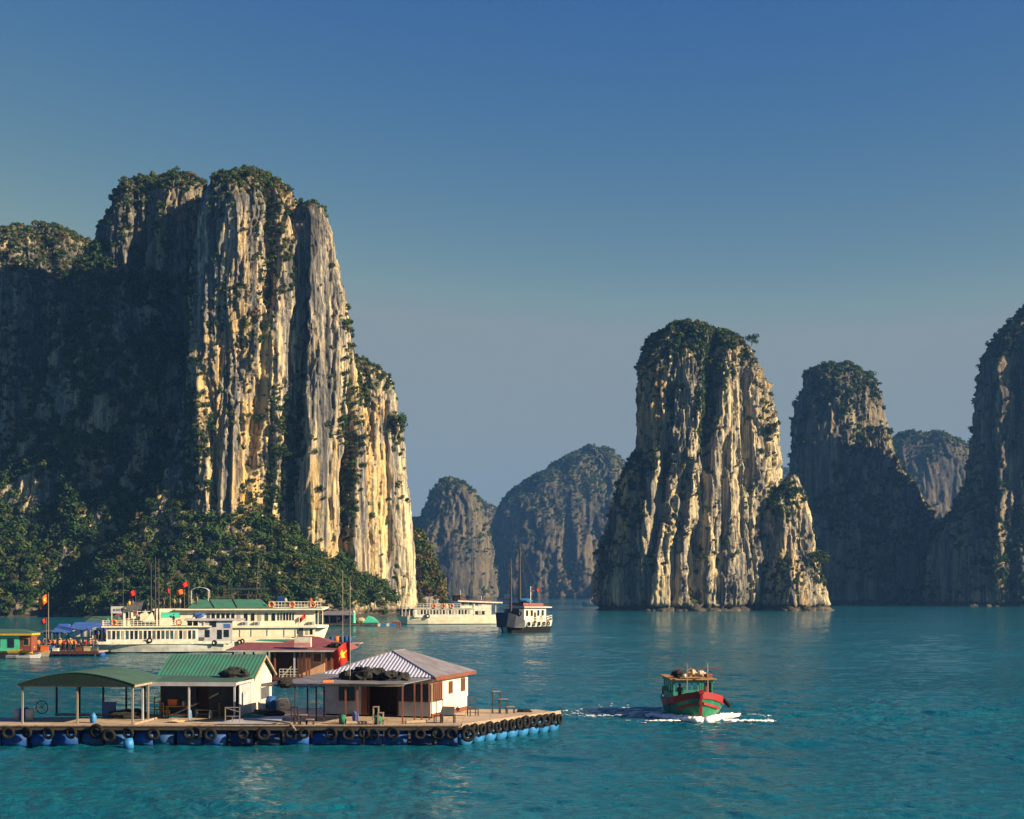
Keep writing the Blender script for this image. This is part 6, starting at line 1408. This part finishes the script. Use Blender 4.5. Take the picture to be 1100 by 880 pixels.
# ------------------------------------------------------------------ the shed and raft under the cliff, beyond the green-roofed boat
Z_ = Ship('floating_shed', 'dark open floating shed with a grey roof below the cliff', 'shed', 362, 672.5)
MB().span(Z_.x(340), Z_.x(406), 0, 9, .4, .75).build('deck', m_dwood, Z_.t)
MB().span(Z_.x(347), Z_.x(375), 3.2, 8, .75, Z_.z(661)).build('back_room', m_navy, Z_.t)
b = MB(); b.slab([(Z_.x(343), -.3, Z_.z(661)), (Z_.x(379), -.3, Z_.z(661)), (Z_.x(374), 4, Z_.z(657.2)), (Z_.x(348), 4, Z_.z(657.2))], (0, 0, .15)); b.slab([(Z_.x(379), 8.3, Z_.z(661)), (Z_.x(343), 8.3, Z_.z(661)), (Z_.x(348), 4, Z_.z(657.2)), (Z_.x(374), 4, Z_.z(657.2))], (0, 0, .15)); b.slab([(Z_.x(379), -.3, Z_.z(661)), (Z_.x(379), 8.3, Z_.z(661)), (Z_.x(374), 4, Z_.z(657.2))], (0, 0, .12)); b.build('roof', m_canopy, Z_.t)
for px in (345, 354, 362, 370, 377): MB().bar((Z_.x(px), 0, .75), (Z_.x(px), 0, Z_.z(661)), .18).build('post', m_dpole, Z_.t)
b = MB(Matrix.Translation(Z_.w(379.5, 1, 669.5))); b.tube([(0, 0, 0), (0, 0, 1.2), (0, 0, 2.6)], .55, 10, .42); put(b.build('fuel_pump', m_mint, None), 'mint green upright tank beside the dark floating shed', 'tank'); t_ = bpy.data.objects['fuel_pump']; MB(Matrix.Translation(Z_.w(379.5, 1, 669.5))).blob((0, 0, 2.95), (.4, .4, .4), 3, .05).build('cap', m_white, t_)
b = MB(Matrix.Translation(Z_.w(397, 1.5, 669.5))); b.slab([(-2.2, 0, 0), (2.2, 0, 0), (2.2, 1.4, 0), (-2.2, 1.4, 0)], (0, 0, .2)); b.slab([(-2.0, .1, .25), (2.3, .1, .25), (.9, .6, 1.5), (-.6, .6, 1.9)], (0, .1, .05)); put(b.build('green_cover', m_mint, None), 'mint green tarpaulin tent on the raft right of the dark shed', 'tarpaulin')
put(MB().blob(Z_.w(386, 2, 667.5), (1.3, .9, .8), 33, .3).build('net_heap', m_sack, None), 'tan heap of nets between the green tank and the green tarpaulin', 'fishing net')
person(Z_.w(363.5, 1.2, 669.6), .3, 'white', 'stand', 'person in white standing inside the dark floating shed', group='people at the floating shed')
for i in range(6):
    px = 407 + 3.2 * i; p = Z_.w(px, .5, 672.5); put(MB().span(-.36, .36, -.5, .5, -.1, .55).span(-.30, .30, -.44, .44, .55, .62).build('foam_block', m_lblue if i % 3 else m_white, None), '%s float block in the row right of the dark shed, %s from the left' % ('light blue' if i % 3 else 'white', ORD[i]), 'float', 'float blocks in a row below the cliff').location = (p.x, p.y, 0)
put(MB().span(-1.1, 1.1, -.5, .5, 0, .9).span(-1.0, 1.0, -.4, .4, .9, 1.0).build('crate', m_rwood, None), 'red-brown crate raft by the bow of the long cream boat', 'crate').location = Z_.w(425.5, 1, 672.2)
# ------------------------------------------------------------------ single trees that stand out
def tree(px, py, Y, h, label, shade=2, seed=0):
    p = P(px, py, Y); rng_ = np.random.default_rng(seed)
    t = thing('tree', label, 'tree', p)
    b = MB(); b.tube([(0, .8, -1.4), (0, .1, 0), (.12 * h, -.05 * h, .3 * h), (.10 * h, -.05 * h, .62 * h)], .05 * h, 7, .022 * h)
    for k in range(4):
        a = k * 1.6 + seed; b.tube([(.11 * h, -.05 * h, (.32 + .06 * k) * h), (.11 * h + .3 * h * math.cos(a), -.05 * h + .25 * h * math.sin(a), (.55 + .08 * k) * h)], .022 * h, 5, .01 * h)
    b.build('trunk', m_pole, t)
    n = 7; pos = np.array([[.1 * h + .30 * h * math.cos(k * 2.4), -.05 * h + .26 * h * math.sin(k * 2.4), h * (.55 + .07 * k)] for k in range(n)]) + rng_.normal(size=(n, 3)) * .05 * h
    w = [0] * 7; w[shade] = 3; w[max(0, shade - 1)] = 1
    scatter(pos, np.zeros((n, 3)), np.full(n, .24 * h) * rng_.uniform(.8, 1.2, n), 'crown', w, 130, .17, seed, parent=t)
    return t
def front_y(grids, px, py):
    """distance of the nearest rock point seen at that pixel"""
    best = 1e9
    for g in grids:
        p = g.reshape(-1, 3); PX = 550 + p[:, 0] / p[:, 1] * F; PY = HOR - (p[:, 2] - EYE) / p[:, 1] * F
        m = (np.abs(PX - px) < 4) & (np.abs(PY - py) < 4)
        if m.any(): best = min(best, p[m, 1].min())
    return best if best < 1e8 else None
for i, (px, py, h, gr, sh_, lb) in enumerate(((879, 612, 7.5, MID, 3, 'bright green bushy tree on the low right buttress of the ribbed tower'), (755, 606, 4.5, MID, 3, 'round green bush low on the middle of the ribbed tower'), (806, 374, 6, MID, 1, 'dark tree leaning out at the top right of the ribbed tower'), (829, 470, 6, MID, 1, 'dark bush clinging to the right edge of the ribbed tower'), (425, 470, 8, LEFT, 1, 'dark green tree on the right shoulder edge of the big massif'), (300, 500, 6.5, LEFT, 2, 'round green tree at the foot of the central cleft of the big massif'), (374, 566, 7, LEFT, 1, 'dark green tree at the bottom of the right cleft of the big massif'), (402, 650, 5, LEFT, 2, 'small green tree above the shore right of the dark shed'), (186, 197, 5, LEFT, 2, 'tree standing on the rounded left summit of the big massif'), (268, 195, 4.5, LEFT, 3, 'shrubby tree on the highest summit of the big massif'))):
    yy = front_y(gr, px, py)
    if yy: tree(px, py, yy - .4, h, lb, sh_, 300 + i)
